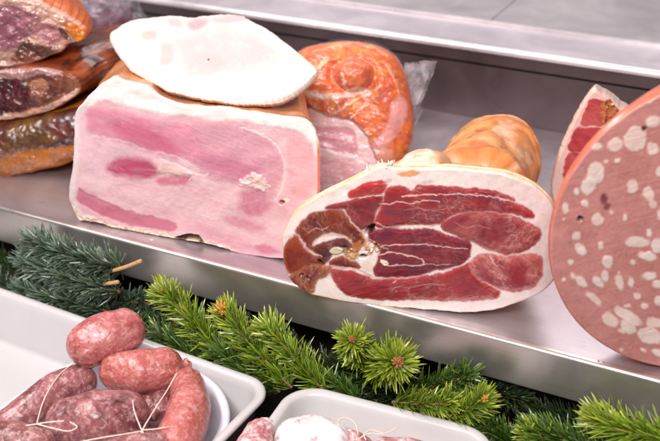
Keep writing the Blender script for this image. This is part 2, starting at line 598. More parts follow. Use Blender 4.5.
MUSC = [
    # polygon, colour, colour2 (mottle), veins amount
    ([(349, 194), (359, 187), (371.7, 182), (383.4, 182.7), (384.5, 188), (380, 193), (365, 195), (354.6, 198)], (190, 50, 52), (160, 52, 54), 0.1, 0),
    ([(326, 208), (350, 201), (365, 197.6), (382, 195.5), (381, 204), (375, 211), (374, 222), (367, 227), (361, 229), (353, 223), (347.5, 215), (344, 209)], (152, 52, 58), (122, 38, 46), 0.25, 30),
    ([(296, 231), (305, 219.5), (318, 212.5), (343, 211.5), (347, 218), (351, 224), (359, 229.5), (362.5, 236), (364, 243), (358, 248), (351, 239), (336, 232.5), (322, 233.5), (312.5, 242), (313, 250), (319, 254), (308, 248), (299.5, 234.5)], (136, 56, 32), (104, 32, 24), 0.25, 60),
    ([(285.5, 246), (292, 238.5), (297, 236.5), (304, 248.5), (312, 255), (321, 258), (322.6, 264), (312, 265), (305, 268), (297, 271.5), (288.5, 271), (284.6, 261)], (150, 60, 32), (112, 30, 26), 0.12, 20),
    ([(290, 277.5), (299, 270), (312, 264.8), (322.6, 266.6), (331, 267), (327, 274), (318.4, 279), (314, 286.8), (312, 293), (301, 288.5), (293, 283)], (156, 84, 46), (112, 42, 28), 0.5, 120),
    ([(314, 247.5), (326, 243), (344, 239.5), (352, 245), (358, 250), (352, 252), (333, 249), (330, 256), (324, 263.5), (320, 256)], (104, 46, 40), (66, 28, 30), 0.3, 0),
    ([(330, 262), (342, 257.5), (354.6, 263), (360, 268), (345, 266.5), (333, 265.5)], (150, 66, 40), (110, 36, 30), 0.3, 10),
    ([(331, 271), (344, 270.8), (361, 275), (371.7, 279.5), (391, 280), (420, 277.5), (441, 274), (462, 267.5), (471, 265.5), (480, 280), (490, 286.5), (499, 293), (493, 298), (463, 300), (441, 299.5), (420, 298.5), (387, 299), (365, 297.5), (348, 294), (337.6, 285)], (168, 52, 58), (150, 48, 56), 0.3, -15),
    ([(472, 261.5), (482, 255), (505, 257), (527, 255), (539.4, 256.5), (542, 265.5), (539.4, 278), (531, 287), (514, 290.5), (503, 289), (492.5, 285.5), (480, 279), (471, 267.6)], (190, 100, 94), (158, 58, 66), 0.75, 35),
    ([(441.5, 226), (452, 218.5), (469, 214), (494.6, 214), (516, 218.5), (533, 225), (540.5, 231.5), (538, 240), (526.6, 248.5), (514, 252.5), (501, 252.5), (488, 248.5), (471, 241), (452, 232.5)], (150, 56, 64), (172, 84, 82), 0.5, -20),
    ([(375, 225.5), (376.5, 219), (380.5, 210), (382.5, 203.5), (385.5, 195), (387.5, 189), (393, 187), (405, 188), (410.5, 192), (416, 187), (420, 186), (441, 187), (462.6, 189), (490, 190.5), (505, 195.5), (514, 200), (511, 202.5), (521, 206), (531.5, 212), (532, 217.5), (514, 213.5), (484, 210.5), (458, 213), (446, 218), (439, 223.5), (420, 224.8), (405, 224.5), (391, 227.5), (380, 226.5)], (164, 48, 54), (136, 52, 66), 0.35, 8),
    ([(368, 238), (370, 234), (380, 229.8), (399, 229.8), (420, 230), (433, 230.5), (452, 237.5), (468, 242), (469.5, 250), (466, 260.5), (452, 266), (433, 270.3), (420, 274), (391, 276.5), (377, 275), (375, 267.6), (378.5, 260), (380.5, 251), (374.5, 244)], (136, 30, 48), (112, 32, 52), 0.12, 5),
]
PRO_VEIN = [  # line, width, strength
    ([(380, 203), (391, 203.6), (399, 201), (412, 202.3), (424, 200), (440, 200.5)], 0.75, 0.9),
    ([(402, 196), (420, 194.4), (440, 194), (458, 193.4), (490, 196), (513, 201.5)], 0.8, 0.95),
    ([(420, 243), (441, 246), (468, 248.3)], 0.7, 0.9),
    ([(378, 246), (386, 245), (399, 244), (420, 243.6)], 0.8, 0.85),
    ([(366, 238), (374, 241), (381, 246), (388, 249)], 0.8, 0.7),
    ([(379, 255), (391, 251.7), (408, 255), (420, 258), (424, 261.5), (420, 264.5), (399, 264.5), (386, 264.5), (381, 259)], 1.0, 0.95),
    ([(424, 263), (436, 264.2), (450, 264)], 0.6, 0.6),
    ([(377, 222), (385, 226.5), (400, 226.5), (420, 225.5), (440, 225)], 1.2, 0.8),
    ([(298, 234), (303, 242), (308, 249), (314, 253), (321, 256)], 1.2, 0.95),
    ([(313, 245), (317, 239.5), (323, 236.2), (335, 235), (346, 238), (351, 240)], 2.0, 0.9),
    ([(331, 266), (345, 267.6), (356, 270), (366, 274), (373, 278)], 1.6, 0.9),
    ([(350, 198.5), (358, 197.5), (370, 196), (383, 194.5)], 0.9, 0.95),
    ([(344, 209), (348, 216), (353, 224), (361, 231), (364, 237), (367, 244)], 1.3, 0.9),
    ([(383, 194), (382, 203), (376, 212), (374.5, 224)], 0.8, 0.4),
    ([(482, 281), (488, 284), (497, 289), (502, 291)], 0.9, 0.8),
    ([(490, 256), (493, 262), (497, 266)], 0.8, 0.7),
    ([(309, 232), (316, 228), (322, 229), (329, 226)], 0.5, 0.6),
    ([(318, 221), (322, 228), (326, 233)], 0.4, 0.5),
    ([(455, 222), (466, 227), (478, 225), (490, 228)], 0.4, 0.35),
    ([(393, 283), (398, 279), (408, 277)], 0.8, 0.6),
    ([(395, 286), (410, 287), (428, 283), (446, 285)], 0.35, 0.4),
    ([(404, 210), (418, 208), (436, 210), (454, 206)], 0.35, 0.35),
]


def paint_pro(q):
    qa = warp(q, 1.6, 0.16, 3)
    qb = warp(qa, 0.6, 0.6, 9)
    n = len(q)
    col = np.tile(s2l((242, 228, 220))[None], (n, 1))
    # warmer rim on the upper left, colder and pinker fat on the right
    sdo = -sdf_poly(q, catmull(PRO_OUT, 160))
    col = lay(col, sstep(q[:, 0], 420, 560) * 0.75, (226, 202, 200))
    col = lay(col, (1 - sstep(sdo, 0, 4)) * (1 - sstep(q[:, 0], 330, 420)) * 0.8, (232, 206, 160))
    col = lay(col, (1 - sstep(sdo + 1.5 * pat(q, .2, .2, 0, 8), 0.2, 1.6)) * 0.6, (226, 184, 130))
    col = lay(col, sstep(pat(q, .08, .12, 10, 22), 0.15, 0.6) * 0.35, (226, 190, 184))
    h = fbm(np.column_stack([q * 0.09, q[:, 0] * 0]), 1, 3, 4) * 0.0006
    alls = np.full(n, 1e9)
    for k, (poly, c1, c2, vein, ang) in enumerate(MUSC):
        pl = catmull(poly, len(poly) * 5)
        sd = sdf_poly(qb, pl)
        alls = np.minimum(alls, sd)
        w = 1 - sstep(sd, 0.2, 2.7)
        mott = sstep(pat(q, 0.05, 0.11, ang, k + 11), -0.25, 0.35)
        cc = s2l(c1)[None] * (1 - mott[:, None]) + s2l(c2)[None] * mott[:, None]
        # drier, lighter rim inside every muscle
        rimw = (1 - sstep(-sd, 0.0, 3.0)) * 0.45
        cc = cc * (1 - rimw[:, None]) + s2l(np.minimum(np.array(c1) + np.array([40, 34, 28]), 255))[None] * rimw[:, None]
        # grain of the muscle
        g = pat(q, 0.12, 0.7, ang, k + 40)
        cc = cc * (1 + 0.16 * g)[:, None]
        g2 = pat(q, 0.5, 0.5, ang, k + 90)
        cc = cc * (1 + 0.12 * g2)[:, None]
        if vein:
            r = 1 - np.abs(pat(warp(q, 4, 0.08, k), 0.09, 0.22, ang, k + 60, 3)) * 9
            r2 = 1 - np.abs(pat(warp(q, 3, 0.14, k + 9), 0.2, 0.33, ang + 40, k + 75, 3)) * 8
            gate = sstep(pat(q, 0.06, 0.06, 0, k + 33, 2), -0.25, 0.3)
            vein = vein * 0.8 + 0.06
            r3 = 1 - np.abs(pat(warp(q, 2, 0.25, k + 19), 0.35, 0.5, ang + 20, k + 85, 2)) * 6
            vv = np.clip(r, 0, 1) * gate * vein + np.clip(r2, 0, 1) * gate * vein * 0.6 + np.clip(r3, 0, 1) * gate * vein * 0.15
            vv = np.clip(vv, 0, 0.75)
            cc = cc * (1 - vv[:, None]) + s2l((222, 170, 158))[None] * vv[:, None]
        cc = cc * np.array([0.86, 0.78, 0.80])[None]
        col = col * (1 - w[:, None]) + cc * w[:, None]
        h = h + (1 - sstep(sd, -5, 1.5)) * 0.0010 + w * 0.0003 * g
    for line, wd, st in PRO_VEIN:
        d = dist_line(warp(q, 1.3, 0.3, 5), line)
        wv = wd * (1 + 0.5 * pat(q, 0.2, 0.2, 0, 7))
        w = (1 - sstep(d, wv * 0.15, wv * 0.85 + 0.35)) * st
        col = lay(col, w * 0.9, (230, 190, 180))
        h = h - w * 0.0003
    # torn centre: bone chip, crumbs, cavities
    def ell(cx, cy, rx, ry, ang=0):
        c, s = math.cos(math.radians(ang)), math.sin(math.radians(ang))
        u = (qb[:, 0] - cx) * c + (qb[:, 1] - cy) * s
        v = -(qb[:, 0] - cx) * s + (qb[:, 1] - cy) * c
        return np.sqrt((u / rx) ** 2 + (v / ry) ** 2)
    w = 1 - sstep(ell(360, 243, 15, 9, 35), 0.6, 1.2)
    cr = pat(q, 0.35, 0.35, 0, 71)
    col = lay(col, w * sstep(cr, -0.15, 0.25) * 0.85, (196, 122, 62))
    w = 1 - sstep(ell(352, 254, 9, 6, 30), 0.6, 1.2)
    col = lay(col, w * 0.9, (206, 156, 104))
    w2 = 1 - sstep(ell(373, 248, 10, 6, -35), 0.6, 1.15)
    col = lay(col, w2 * sstep(cr, -0.2, 0.1) * 0.9, (190, 132, 88))
    h = h + (w + w2) * cr * 0.004
    w = 1 - sstep(ell(337, 250.5, 7, 3.4, -8), 0.8, 1.1)
    col = lay(col, w, (218, 196, 168)); h = h + w * 0.0015
    w = 1 - sstep(ell(368, 267, 6, 6, 0), 0.6, 1.2)
    col = lay(col, w, (236, 214, 196))
    w = 1 - sstep(ell(384.5, 262, 4, 2.6, 20), 0.7, 1.2)
    col = lay(col, w, (240, 222, 206))
    for cx, cy, rx, ry, an, dp in ((370, 230, 6.5, 3.2, -48, .011), (363, 256, 3.2, 2.2, 0, .009), (321, 262.5, 4, 1.6, 50, .006), (377, 247, 3, 1.3, 30, .006), (343, 246.5, 4, 1.5, 0, .003), (309, 277, 3, 1, 60, .002), (302, 275, 3, 1, -30, .002)):
        w = 1 - sstep(ell(cx, cy, rx, ry, an), 0.55, 1.25)
        col = lay(col, w * 0.92, (52, 18, 14))
        h = h - w * dp
    # orange skin showing through the top fat and greyish streaks
    w = (1 - sstep(ell(409, 173.5, 12, 3.2, -6), 0.7, 1.2))
    col = lay(col, w * 0.85, (226, 148, 78))
    w = (1 - sstep(ell(427, 182, 7, 2.6, -12), 0.5, 1.2)) * 0.6
    col = lay(col, w, (206, 168, 172))
    w = (1 - sstep(ell(387, 181, 5, 2.4, -30), 0.5, 1.2)) * 0.5
    col = lay(col, w, (206, 158, 160))
    return col, h


pro = thing('dry_cured_ham', 'cut dry-cured ham leg, dark red marbled face ringed by white fat, orange shank behind', 'ham', (0.09, 0.08, 0.0))
ring = cut_face('cut_face', PRO_OUT, PRO_PLANE, paint_pro, M_CURED, pro, 190, 620, (430, 240), 0.0022, 0.7, 2)
steps = dense([(0, 0, 1, 1, 0), (0.004, 0, 1.006, 0.998, 0), (0.02, 0, 1.0, 0.945, 0), (0.05, -0.004, 0.95, 0.82, 0), (0.09, -0.008, 0.84, 0.70, 0), (0.13, -0.010, 0.68, 0.62, 0), (0.16, -0.012, 0.45, 0.48, 0.002), (0.175, -0.012, 0.2, 0.3, 0.01)], 42)
rr = body_rings(ring, PRO_PLANE, steps, 12, 0.003, 35)
V, F = rings_mesh(rr, False, True)
zz = V[:, 2]
colr = np.tile(s2l((236, 212, 190))[None], (len(V), 1))
nn = fbm(V, 40, 4, 3)
colr = lay(colr, sstep(nn, -0.1, 0.5) * 0.6, (228, 176, 128))
dd = -(V - PRO_PLANE[0]) @ PRO_PLANE[2]
colr = lay(colr, sstep(dd, 0.01, 0.05) * 0.5, (230, 170, 110))
build('skin', V, F, M_RIND, pro, colr)


def tube(path, radii, ns=40, flat=1.0, seed=0, amp=0.0, nscale=60, up=(0, 0, 1), m=60, endpow=0.5):
    """skinned tube through path with closed rounded ends"""
    P = catmull(path, m, False)
    r = np.interp(np.linspace(0, 1, m), np.linspace(0, 1, len(radii)), radii)
    T = np.gradient(P, axis=0); T /= np.linalg.norm(T, axis=1)[:, None]
    rings = []
    upv = np.array(up, float)
    a = np.linspace(0, 2 * np.pi, ns, endpoint=False)
    for k in range(m):
        s = np.cross(T[k], upv); s /= np.linalg.norm(s) + 1e-9
        b = np.cross(s, T[k])
        rings.append(P[k] + r[k] * (np.cos(a)[:, None] * s + np.sin(a)[:, None] * b * flat))
    rings = np.array(rings)
    if amp:
        nn = fbm(rings.reshape(-1, 3), nscale, 3, seed).reshape(m, ns)
        rings = rings + (rings - P[:, None]) / (np.maximum(r, 1e-4)[:, None, None]) * (nn * amp)[..., None] * np.minimum(1, r / max(r.max(), 1e-6))[:, None, None]
    return rings_mesh(rings, True, True)


# shank: tapering hock with overlapping folds of smoked skin
def shank_part():
    path = np.array([onz(470, 205, 0.045) * 0 + ony(474, 190, 0.13), ony(482, 177, 0.165), ony(491, 162, 0.205), ony(498, 149, 0.245), ony(501, 140, 0.275)])
    rings = []
    m, ns = 130, 180
    C_ = catmull(path, m, False)
    a = np.linspace(0, 2 * np.pi, ns, endpoint=False)
    side = np.array([0.97, 0.24, 0]); upv = np.array([0, 0.12, 0.99])
    pos = [(0.34, 0.004, 1.7, 0.3), (0.72, 0.0035, -1.0, 1.9)]
    tt_, aa_, ff_ = [], [], []
    for k in range(m):
        t = k / (m - 1)
        r = np.interp(t, [0, 0.25, 0.5, 0.68, 0.82, 0.92, 0.97, 1.0], [0.052, 0.053, 0.051, 0.047, 0.041, 0.032, 0.020, 0.003])
        f = np.zeros(ns)
        for p0, am, sk, ph in pos:
            tc = t - p0 - 0.06 * np.sin(a + ph) * sk * 1.6 
            f = f + am * np.exp(-np.clip(tc, 0, 9) / 0.16) * sstep(tc, -0.012, 0.006) - am * 0.4
        rad = r + f * (0.3 + 0.7 * np.sin(a).clip(0, 1))
        rings.append(C_[k] + (rad * np.cos(a) * 1.0)[:, None] * side + (rad * np.sin(a) * 0.9)[:, None] * upv)
        ff_.append(f)
    rings = np.array(rings)
    nn = fbm(rings.reshape(-1, 3), 17, 3, 5).reshape(m, ns)
    ctr = rings.mean(1, keepdims=True)
    rad = rings - ctr; rad /= np.linalg.norm(rad, axis=2, keepdims=True) + 1e-9
    rings = rings + rad * (nn * 0.012)[..., None]
    V, F = rings_mesh(rings, True, True)
    V[:, 2] = np.maximum(V[:, 2], 0.001)
    tt = np.concatenate([np.repeat(np.linspace(0, 1, m), ns), [0, 1]])
    ff = np.concatenate([np.array(ff_).ravel(), [0, 0]])
    col = np.tile(s2l((226, 136, 66))[None], (len(V), 1))
    col = lay(col, sstep(fbm(V, 26, 4, 8), -0.2, 0.4) * 0.75, (238, 172, 108))
    col = lay(col, sstep(fbm(V, 48, 4, 18), 0.05, 0.45) * 0.7, (206, 100, 44))
    col = lay(col, sstep(ff, 0.001, 0.0035) * 0.6, (244, 204, 160))
    col = lay(col, sstep(fbm(V * np.array([1, 1, 3]), 34, 4, 28), 0.12, 0.4) * 0.55, (250, 222, 190))
    col = lay(col, sstep(fbm(V, 90, 3, 38), 0.25, 0.5) * 0.6, (168, 92, 44))
    col = lay(col, sstep(tt, 0.80, 0.93) * 0.75, (232, 184, 124))
    return V, F, col


V, F, colr = shank_part()
build('shank', V, F, M_RIND, pro, colr)
# creamy lump of skin between face and shank
V, F = tube([ony(398, 172, .06), ony(418, 168, .075), ony(438, 169, .09), ony(455, 175, .10)], [0.008, 0.017, 0.019, 0.016, 0.006], 60, 0.8, 4, 0.006, 45)
colr = lay(np.tile(s2l((238, 204, 180))[None], (len(V), 1)), sstep(fbm(V, 60, 3, 7), 0.0, 0.4) * 0.7, (228, 150, 90))
build('skin_fold', V, F, M_RIND, pro, colr)
# thin rind bead running over the top of the face
rb = ring[[i for i in range(len(ring)) if ring[i, 2] > 0.105]]
order = np.argsort((rb - PRO_PLANE[0]) @ PRO_PLANE[1])
rb = rb[order][::12] - PRO_PLANE[2] * 0.0022
rb[:, 2] += 0.0003
V, F = tube(rb, [0.0006, 0.0011, 0.0012, 0.0011, 0.0006], 10, 1, 3, 0.0003, 200, m=160)
build('rind_edge', V, F, M_RIND, pro, np.tile(s2l((240, 214, 176))[None], (len(V), 1)))

# ================================================================== cooked ham block
HAM_OUT = [(114, 77.5), (124, 82), (145, 86.5), (160, 98), (179, 105), (200, 107.5), (222, 108.5), (243, 112), (262, 114.5), (282, 117.3), (303, 120.5), (313, 128), (318, 142),
           (319, 160), (319, 178), (318.5, 194), (316, 215), (310, 236), (300, 254), (287, 259), (262, 257), (240, 253.5), (222, 248), (204, 243.5), (188, 241), (171, 238), (154, 235), (134, 231.5),
           (113, 227.5), (94, 222), (79, 219.5), (74, 212), (69.5, 201), (68.5, 190), (70.5, 177), (72.8, 164), (73.5, 140), (75, 114), (83, 102), (93.5, 91), (103, 83)]
HAM_PLANE = vplane(onz(78, 221.5), onz(262, 257.5))


def paint_ham(q):
    qa = warp(q, 2.2, 0.12, 13)
    qb = warp(qa, 0.7, 0.6, 19)
    n = len(q)
    col = np.tile(s2l((230, 186, 190))[None], (n, 1))
    h = fbm(np.column_stack([q * 0.05, q[:, 0] * 0]), 1, 3, 14) * 0.0015
    col = lay(col, sstep(pat(q, .03, .07, 15, 2), -0.2, 0.5) * 0.7, (226, 172, 180))
    col = lay(col, sstep(pat(q, .02, .05, 5, 5), 0.0, 0.5) * 0.6, (234, 200, 202))

    def reg(poly, c, soft, st=1.0, hh=0.0, grain=0.0, ang=20):
        nonlocal col, h
        sd = sdf_poly(qb, catmull(poly, len(poly) * 5))
        w = (1 - sstep(sd, -soft, soft)) * st
        if grain:
            w = w * (1 + grain * pat(q, 0.08, 0.5, ang, len(poly) + int(poly[0][0])))
            w = np.clip(w, 0, 1)
        col = lay(col, w, c)
        h = h + w * hh
    reg([(192, 122), (222, 123), (254, 129), (270, 139), (281, 154), (283, 172), (270, 192), (245, 186), (215, 178), (195, 165), (182, 140)], (216, 156, 168), 4, 0.95, 0.0004, 0.35, 20)
    reg([(200, 150), (235, 158), (262, 168), (240, 180), (205, 168)], (200, 120, 144), 8, 0.8, 0, 0.4)
    reg([(88, 108), (120, 110), (160, 120), (196, 128), (200, 158), (180, 158), (150, 150), (120, 141), (92, 136)], (216, 138, 156), 4, 0.9, 0.0003, 0.3, 20)
    reg([(112, 120), (140, 124), (165, 134), (180, 150), (170, 156), (148, 149), (122, 138)], (200, 104, 130), 8, 0.95, 0, 0.3, 25)
    reg([(86, 140), (110, 143), (140, 152), (158, 160), (150, 180), (110, 178), (86, 172)], (228, 186, 194), 5, 0.8)
    reg([(106, 167), (120, 158), (145, 159.6), (157, 167), (158, 176), (134, 178.5), (112, 174)], (180, 66, 98), 4.5, 0.95, 0, 0.25, 0)
    reg([(154, 182), (162, 177.7), (188, 175), (191, 181), (175, 184.5), (162, 186)], (204, 112, 132), 2.5, 0.9)
    reg([(160, 163), (170, 164), (190, 172), (188, 176), (168, 174), (159, 171)], (222, 186, 174), 2.5, 0.9, 0.0012)
    reg([(241, 190), (265, 190), (270, 206), (258, 218), (240, 210)], (204, 124, 144), 6, 0.85, 0, 0.3, 80)
    reg([(222, 216), (245, 218), (264, 226), (258, 232), (232, 226)], (208, 134, 150), 4, 0.75)
    reg([(196, 225), (230, 236), (262, 250), (240, 250), (206, 238)], (212, 148, 162), 5, 0.6)
    reg([(256, 244), (270, 246), (280, 253), (262, 255)], (198, 108, 132), 3, 0.8)
    reg([(288, 135), (306, 140), (314, 155), (315, 190), (300, 200), (290, 190), (287, 160)], (228, 170, 174), 4, 0.8, 0, 0.2, 90)
    reg([(80, 187.5), (92, 195.5), (113, 205), (134.6, 212.5), (156, 217.5), (175, 223), (174, 231), (162, 231.5), (134.6, 226), (113, 219.5), (92, 210), (77.5, 201)], (206, 118, 138), 1.2, 0.95, -0.0006, 0.15, 20)
    # veins and seams
    for line, wd, st in (([(86, 135), (105, 137), (124, 140.5), (145, 149), (166, 153.5), (184, 159.5), (198, 168)], 1.4, 0.55), ([(160, 158), (179, 165), (198, 173.5), (208, 174)], 1.6, 0.8),
                         ([(240, 127), (254, 130.5), (267, 136), (276, 144), (282, 154), (285, 166), (284, 178), (280, 190), (276, 200)], 1.5, 0.85),
                         ([(84, 176), (110, 181), (140, 184), (160, 186)], 0.7, 0.35), ([(215, 200), (240, 204), (262, 199)], 0.6, 0.3), ([(200, 214), (225, 222), (250, 236)], 0.6, 0.35),
                         ([(195, 128), (220, 138), (250, 150)], 0.5, 0.3), ([(205, 145), (230, 158), (262, 166)], 0.5, 0.35), ([(186, 170), (192, 173), (190, 180)], 1.2, 0.8)):
        d = dist_line(warp(q, 1.6, 0.25, 15), line)
        w = (1 - sstep(d, wd * 0.1, wd * 1.3)) * st * 0.8
        col = lay(col, w, (238, 214, 214))
        h = h - w * 0.0004
    # fibres
    g = pat(q, 0.05, 0.6, 18, 77)
    g2 = pat(q, 0.35, 0.5, 18, 78)
    col = col * (1 + 0.07 * g + 0.07 * g2)[:, None]
    r = np.clip(1 - np.abs(pat(warp(q, 3, 0.1, 5), 0.07, 0.3, 22, 66, 3)) * 12, 0, 1) * sstep(pat(q, .05, .05, 0, 67, 2), -0.1, 0.3)
    col = lay(col, r * 0.28, (238, 208, 212))
    h = h + g2 * 0.00018
    # torn fatty lump and hole
    ln = sdf_poly(warp(q, 3, 0.3, 44), [(238, 184), (246, 177), (253, 172), (263, 175), (271, 186), (265, 191.5), (250, 186)])
    w = 1 - sstep(ln, -1.2, 1.0)
    cr = pat(q, 0.25, 0.25, 0, 73)
    col = lay(col, w, (236, 200, 196)); col = lay(col, w * sstep(cr, 0.1, 0.4) * 0.4, (214, 146, 142)); h = h + w * (0.0010 + cr * 0.0022)
    d = np.hypot((qb[:, 0] - 281) / 3.4, (qb[:, 1] - 203) / 2.6)
    w = 1 - sstep(d, 0.5, 1.1)
    col = lay(col, w * 0.9, (150, 80, 40)); h = h - w * 0.004
    d = np.hypot((qb[:, 0] - 285) / 3.2, (qb[:, 1] - 200) / 2.2)
    col = lay(col, (1 - sstep(d, 0.6, 1.2)) * 0.9, (244, 222, 206))
    # top fat
    fatp = [(60, 60), (340, 60), (340, 150), (317, 158), (314, 147), (307, 138), (296, 131), (280, 126), (258, 123), (243, 119.5), (215, 120), (188, 116), (166, 113.5), (145, 110), (124, 104.5), (103, 100), (88, 106), (60, 112)]
    sd = sdf_poly(qa, catmull(fatp, 120))
    w = 1 - sstep(sd, -2.6, 2.6)
    col = lay(col, w, (246, 238, 232))
    col = lay(col, w * sstep(pat(q, .03, .12, 8, 91), 0.0, 0.5) * 0.5, (226, 204, 202)); h = h + w * 0.0004
    # pale left rim
    sdo = -sdf_poly(q, catmull(HAM_OUT, 160))
    w = (1 - sstep(sdo + pat(q, .15, .15, 0, 3) * 2, 4, 9)) * (1 - sstep(q[:, 0], 84, 96))
    col = lay(col, w * 0.85, (232, 214, 214))
    # lower rind: cream with brown specks
    w = (1 - sstep(sdo + pat(q, .2, .3, 0, 31) * 3, 2.5, 5.5)) * sstep(q[:, 1], 196, 212) * (1 - sstep(q[:, 0], 215, 245))
    col = lay(col, w * 0.95, (236, 208, 188)); h = h + w * pat(q, .25, .25, 0, 37) * 0.003
    w2 = w * sstep(pat(q, .22, .4, 0, 38), 0.22, 0.42)
    col = lay(col, w2 * 0.9, (170, 96, 56))
    d = sdf_poly(qb, [(174, 238), (180, 235), (192, 233.5), (199, 236), (204, 243), (198, 241), (186, 240.5)])
    w = 1 - sstep(d, -0.8, 0.6)
    col = lay(col, w * 0.92, (70, 34, 22)); h = h - w * 0.006
    # red-orange line at the right-hand edge
    w = (1 - sstep(sdo, 1.0, 2.6)) * sstep(q[:, 0], 311, 315) * sstep(q[:, 1], 138, 152)
    col = lay(col, w * 0.9, (214, 104, 66))
    return col, h


ham = thing('cooked_ham_block', 'large pale pink cooked ham block with white top fat and deep pink patches', 'ham', (-0.16, 0.09, 0.0))
ring = cut_face('cut_face', HAM_OUT, HAM_PLANE, paint_ham, M_HAMFACE, ham, 190, 640, (195, 175), 0.0016, 0.7, 21)
steps = dense([(0, 0, 1, 1, 0), (0.004, -0.001, 1.002, 0.998, 0), (0.02, -0.009, 0.99, 0.965, 0), (0.04, -0.018, 0.98, 0.93, 0), (0.08, -0.036, 0.96, 0.90, 0), (0.13, -0.058, 0.93, 0.88, 0), (0.15, -0.066, 0.86, 0.8, 0.0), (0.158, -0.068, 0.6, 0.5, 0.02)], 46)
rr = body_rings(ring, HAM_PLANE, steps, 32, 0.0025, 30)
V, F = rings_mesh(rr, False, True)
dd = -(V - HAM_PLANE[0]) @ HAM_PLANE[2]
colr = np.tile(s2l((196, 122, 72))[None], (len(V), 1))
colr = lay(colr, sstep(fbm(V, 35, 4, 3), -0.15, 0.4) * 0.8, (226, 160, 104))
colr = lay(colr, sstep(fbm(V, 22, 3, 43), 0.1, 0.5) * 0.8, (166, 82, 50))
aa = (V - HAM_PLANE[0]) @ HAM_PLANE[1]
colr = lay(colr, (1 - sstep(dd + 0.003 * fbm(V, 60, 3, 6), 0.003, 0.010)) * (1 - 0.9 * (aa > 0.262)), (244, 230, 220))
build('rind', V, F, M_RIND, ham, colr)

# ================================================================== pale slab on top
SLAB_OUT = [(109, 33.5), (117, 27), (128, 21), (143, 17.5), (162, 15), (173, 14.3), (190, 16.5), (202, 14.6), (220, 13.5), (238, 14), (252, 20), (266, 27), (285, 40), (302, 54), (317, 67.5),
            (316, 73), (306, 83), (292, 93), (278, 99), (258, 100.5), (236, 100.5), (213, 97), (192, 93), (168, 87.5), (158, 82), (146, 76), (132, 68), (122, 57), (114, 46)]
SL_P0 = np.array([-0.15, 0.06, 0.1515])
SL_N = np.array([0.02, -0.13, 1.0]); SL_N /= np.linalg.norm(SL_N)


def paint_slab(q):
    qa = warp(q, 4, 0.07, 23)
    col = np.tile(s2l((226, 208, 200))[None], (len(q), 1))
    h = fbm(np.column_stack([q * 0.04, q[:, 0] * 0]), 1, 3, 24) * 0.002

    def blob(cx, cy, rx, ry, c, st):
        nonlocal col
        d = np.hypot((qa[:, 0] - cx) / rx, (qa[:, 1] - cy) / ry)
        col = lay(col, (1 - sstep(d, 0.5, 1.25)) * st, c)
    blob(222, 52, 66, 26, (216, 178, 176), 0.85)
    blob(150, 37, 11, 7, (208, 158, 152), 0.7)
    blob(198, 24, 12, 7, (204, 138, 148), 0.8)
    blob(176, 21, 10, 5, (210, 160, 162), 0.7)
    blob(166, 55, 9, 12, (212, 164, 160), 0.7)
    blob(230, 20, 26, 4, (204, 142, 148), 0.55)
    blob(272, 34, 22, 6, (236, 200, 204), 0.5)
    blob(205, 66, 20, 12, (214, 170, 166), 0.55)
    r = np.clip(1 - np.abs(pat(warp(q, 5, 0.06, 5), 0.05, 0.08, 20, 26, 3)) * 9, 0, 1)
    col = lay(col, r * 0.12, (234, 220, 212))
    d = np.hypot((q[:, 0] - 208.5) / 1.2, (q[:, 1] - 59.5) / 1.2)
    col = lay(col, 1 - sstep(d, 0.6, 1.3), (70, 50, 50))
    sdo = -sdf_poly(q, catmull(SLAB_OUT, 160))
    w = (1 - sstep(sdo, 0.5, 3.0)) * sstep(q[:, 0], 236, 262) * sstep(60 - q[:, 1], 0, 20)
    col = lay(col, w * 0.7, (226, 170, 176))
    return col, h


slab = thing('fat_ham_slab', 'flat oval slab of nearly white ham fat resting across the cooked ham block', 'ham slice', (-0.17, 0.1, 0.14))
ring = cut_face('top_face', SLAB_OUT, (SL_P0, None, SL_N), paint_slab, M_FAT, slab, 110, 460, (215, 57), 0.004, 1.0, 31)
rings = []
cc = ring.mean(0)
for dp, sc in ((0, 1), (0.001, 1.003), (0.003, 1.0), (0.006, 0.99), (0.0085, 0.975), (0.0095, 0.94), (0.010, 0.7), (0.010, 0.3)):
    p = cc + (ring - cc) * sc - SL_N * dp + A_ * dp * 1.2
    p = p + (ring - cc) / np.linalg.norm(ring - cc, axis=1)[:, None] * (fbm(p, 45, 3, 3) * 0.0012 * (1 if dp > 0.002 else 0))[:, None]
    rings.append(p)
V, F = rings_mesh(rings, False, True)
colr = lay(np.tile(s2l((246, 234, 226))[None], (len(V), 1)), sstep(-(V - ring[0]) @ SL_N, 0.006, 0.012) * 0.7, (224, 170, 136))
build('rind_side', V, F, M_FAT, slab, colr)
V, F = tube([onz(238.5, 97, 0.150), onz(239, 99, 0.147), onz(239.5, 101.5, 0.146)], [0.001, 0.0022, 0.0018, 0.0008], 14, 1, 2, 0.0008, 300, m=14, up=(1, 0, 0))
build('fat_scrap', V, F, M_FAT, slab, np.tile(s2l((250, 240, 232))[None], (len(V), 1)))

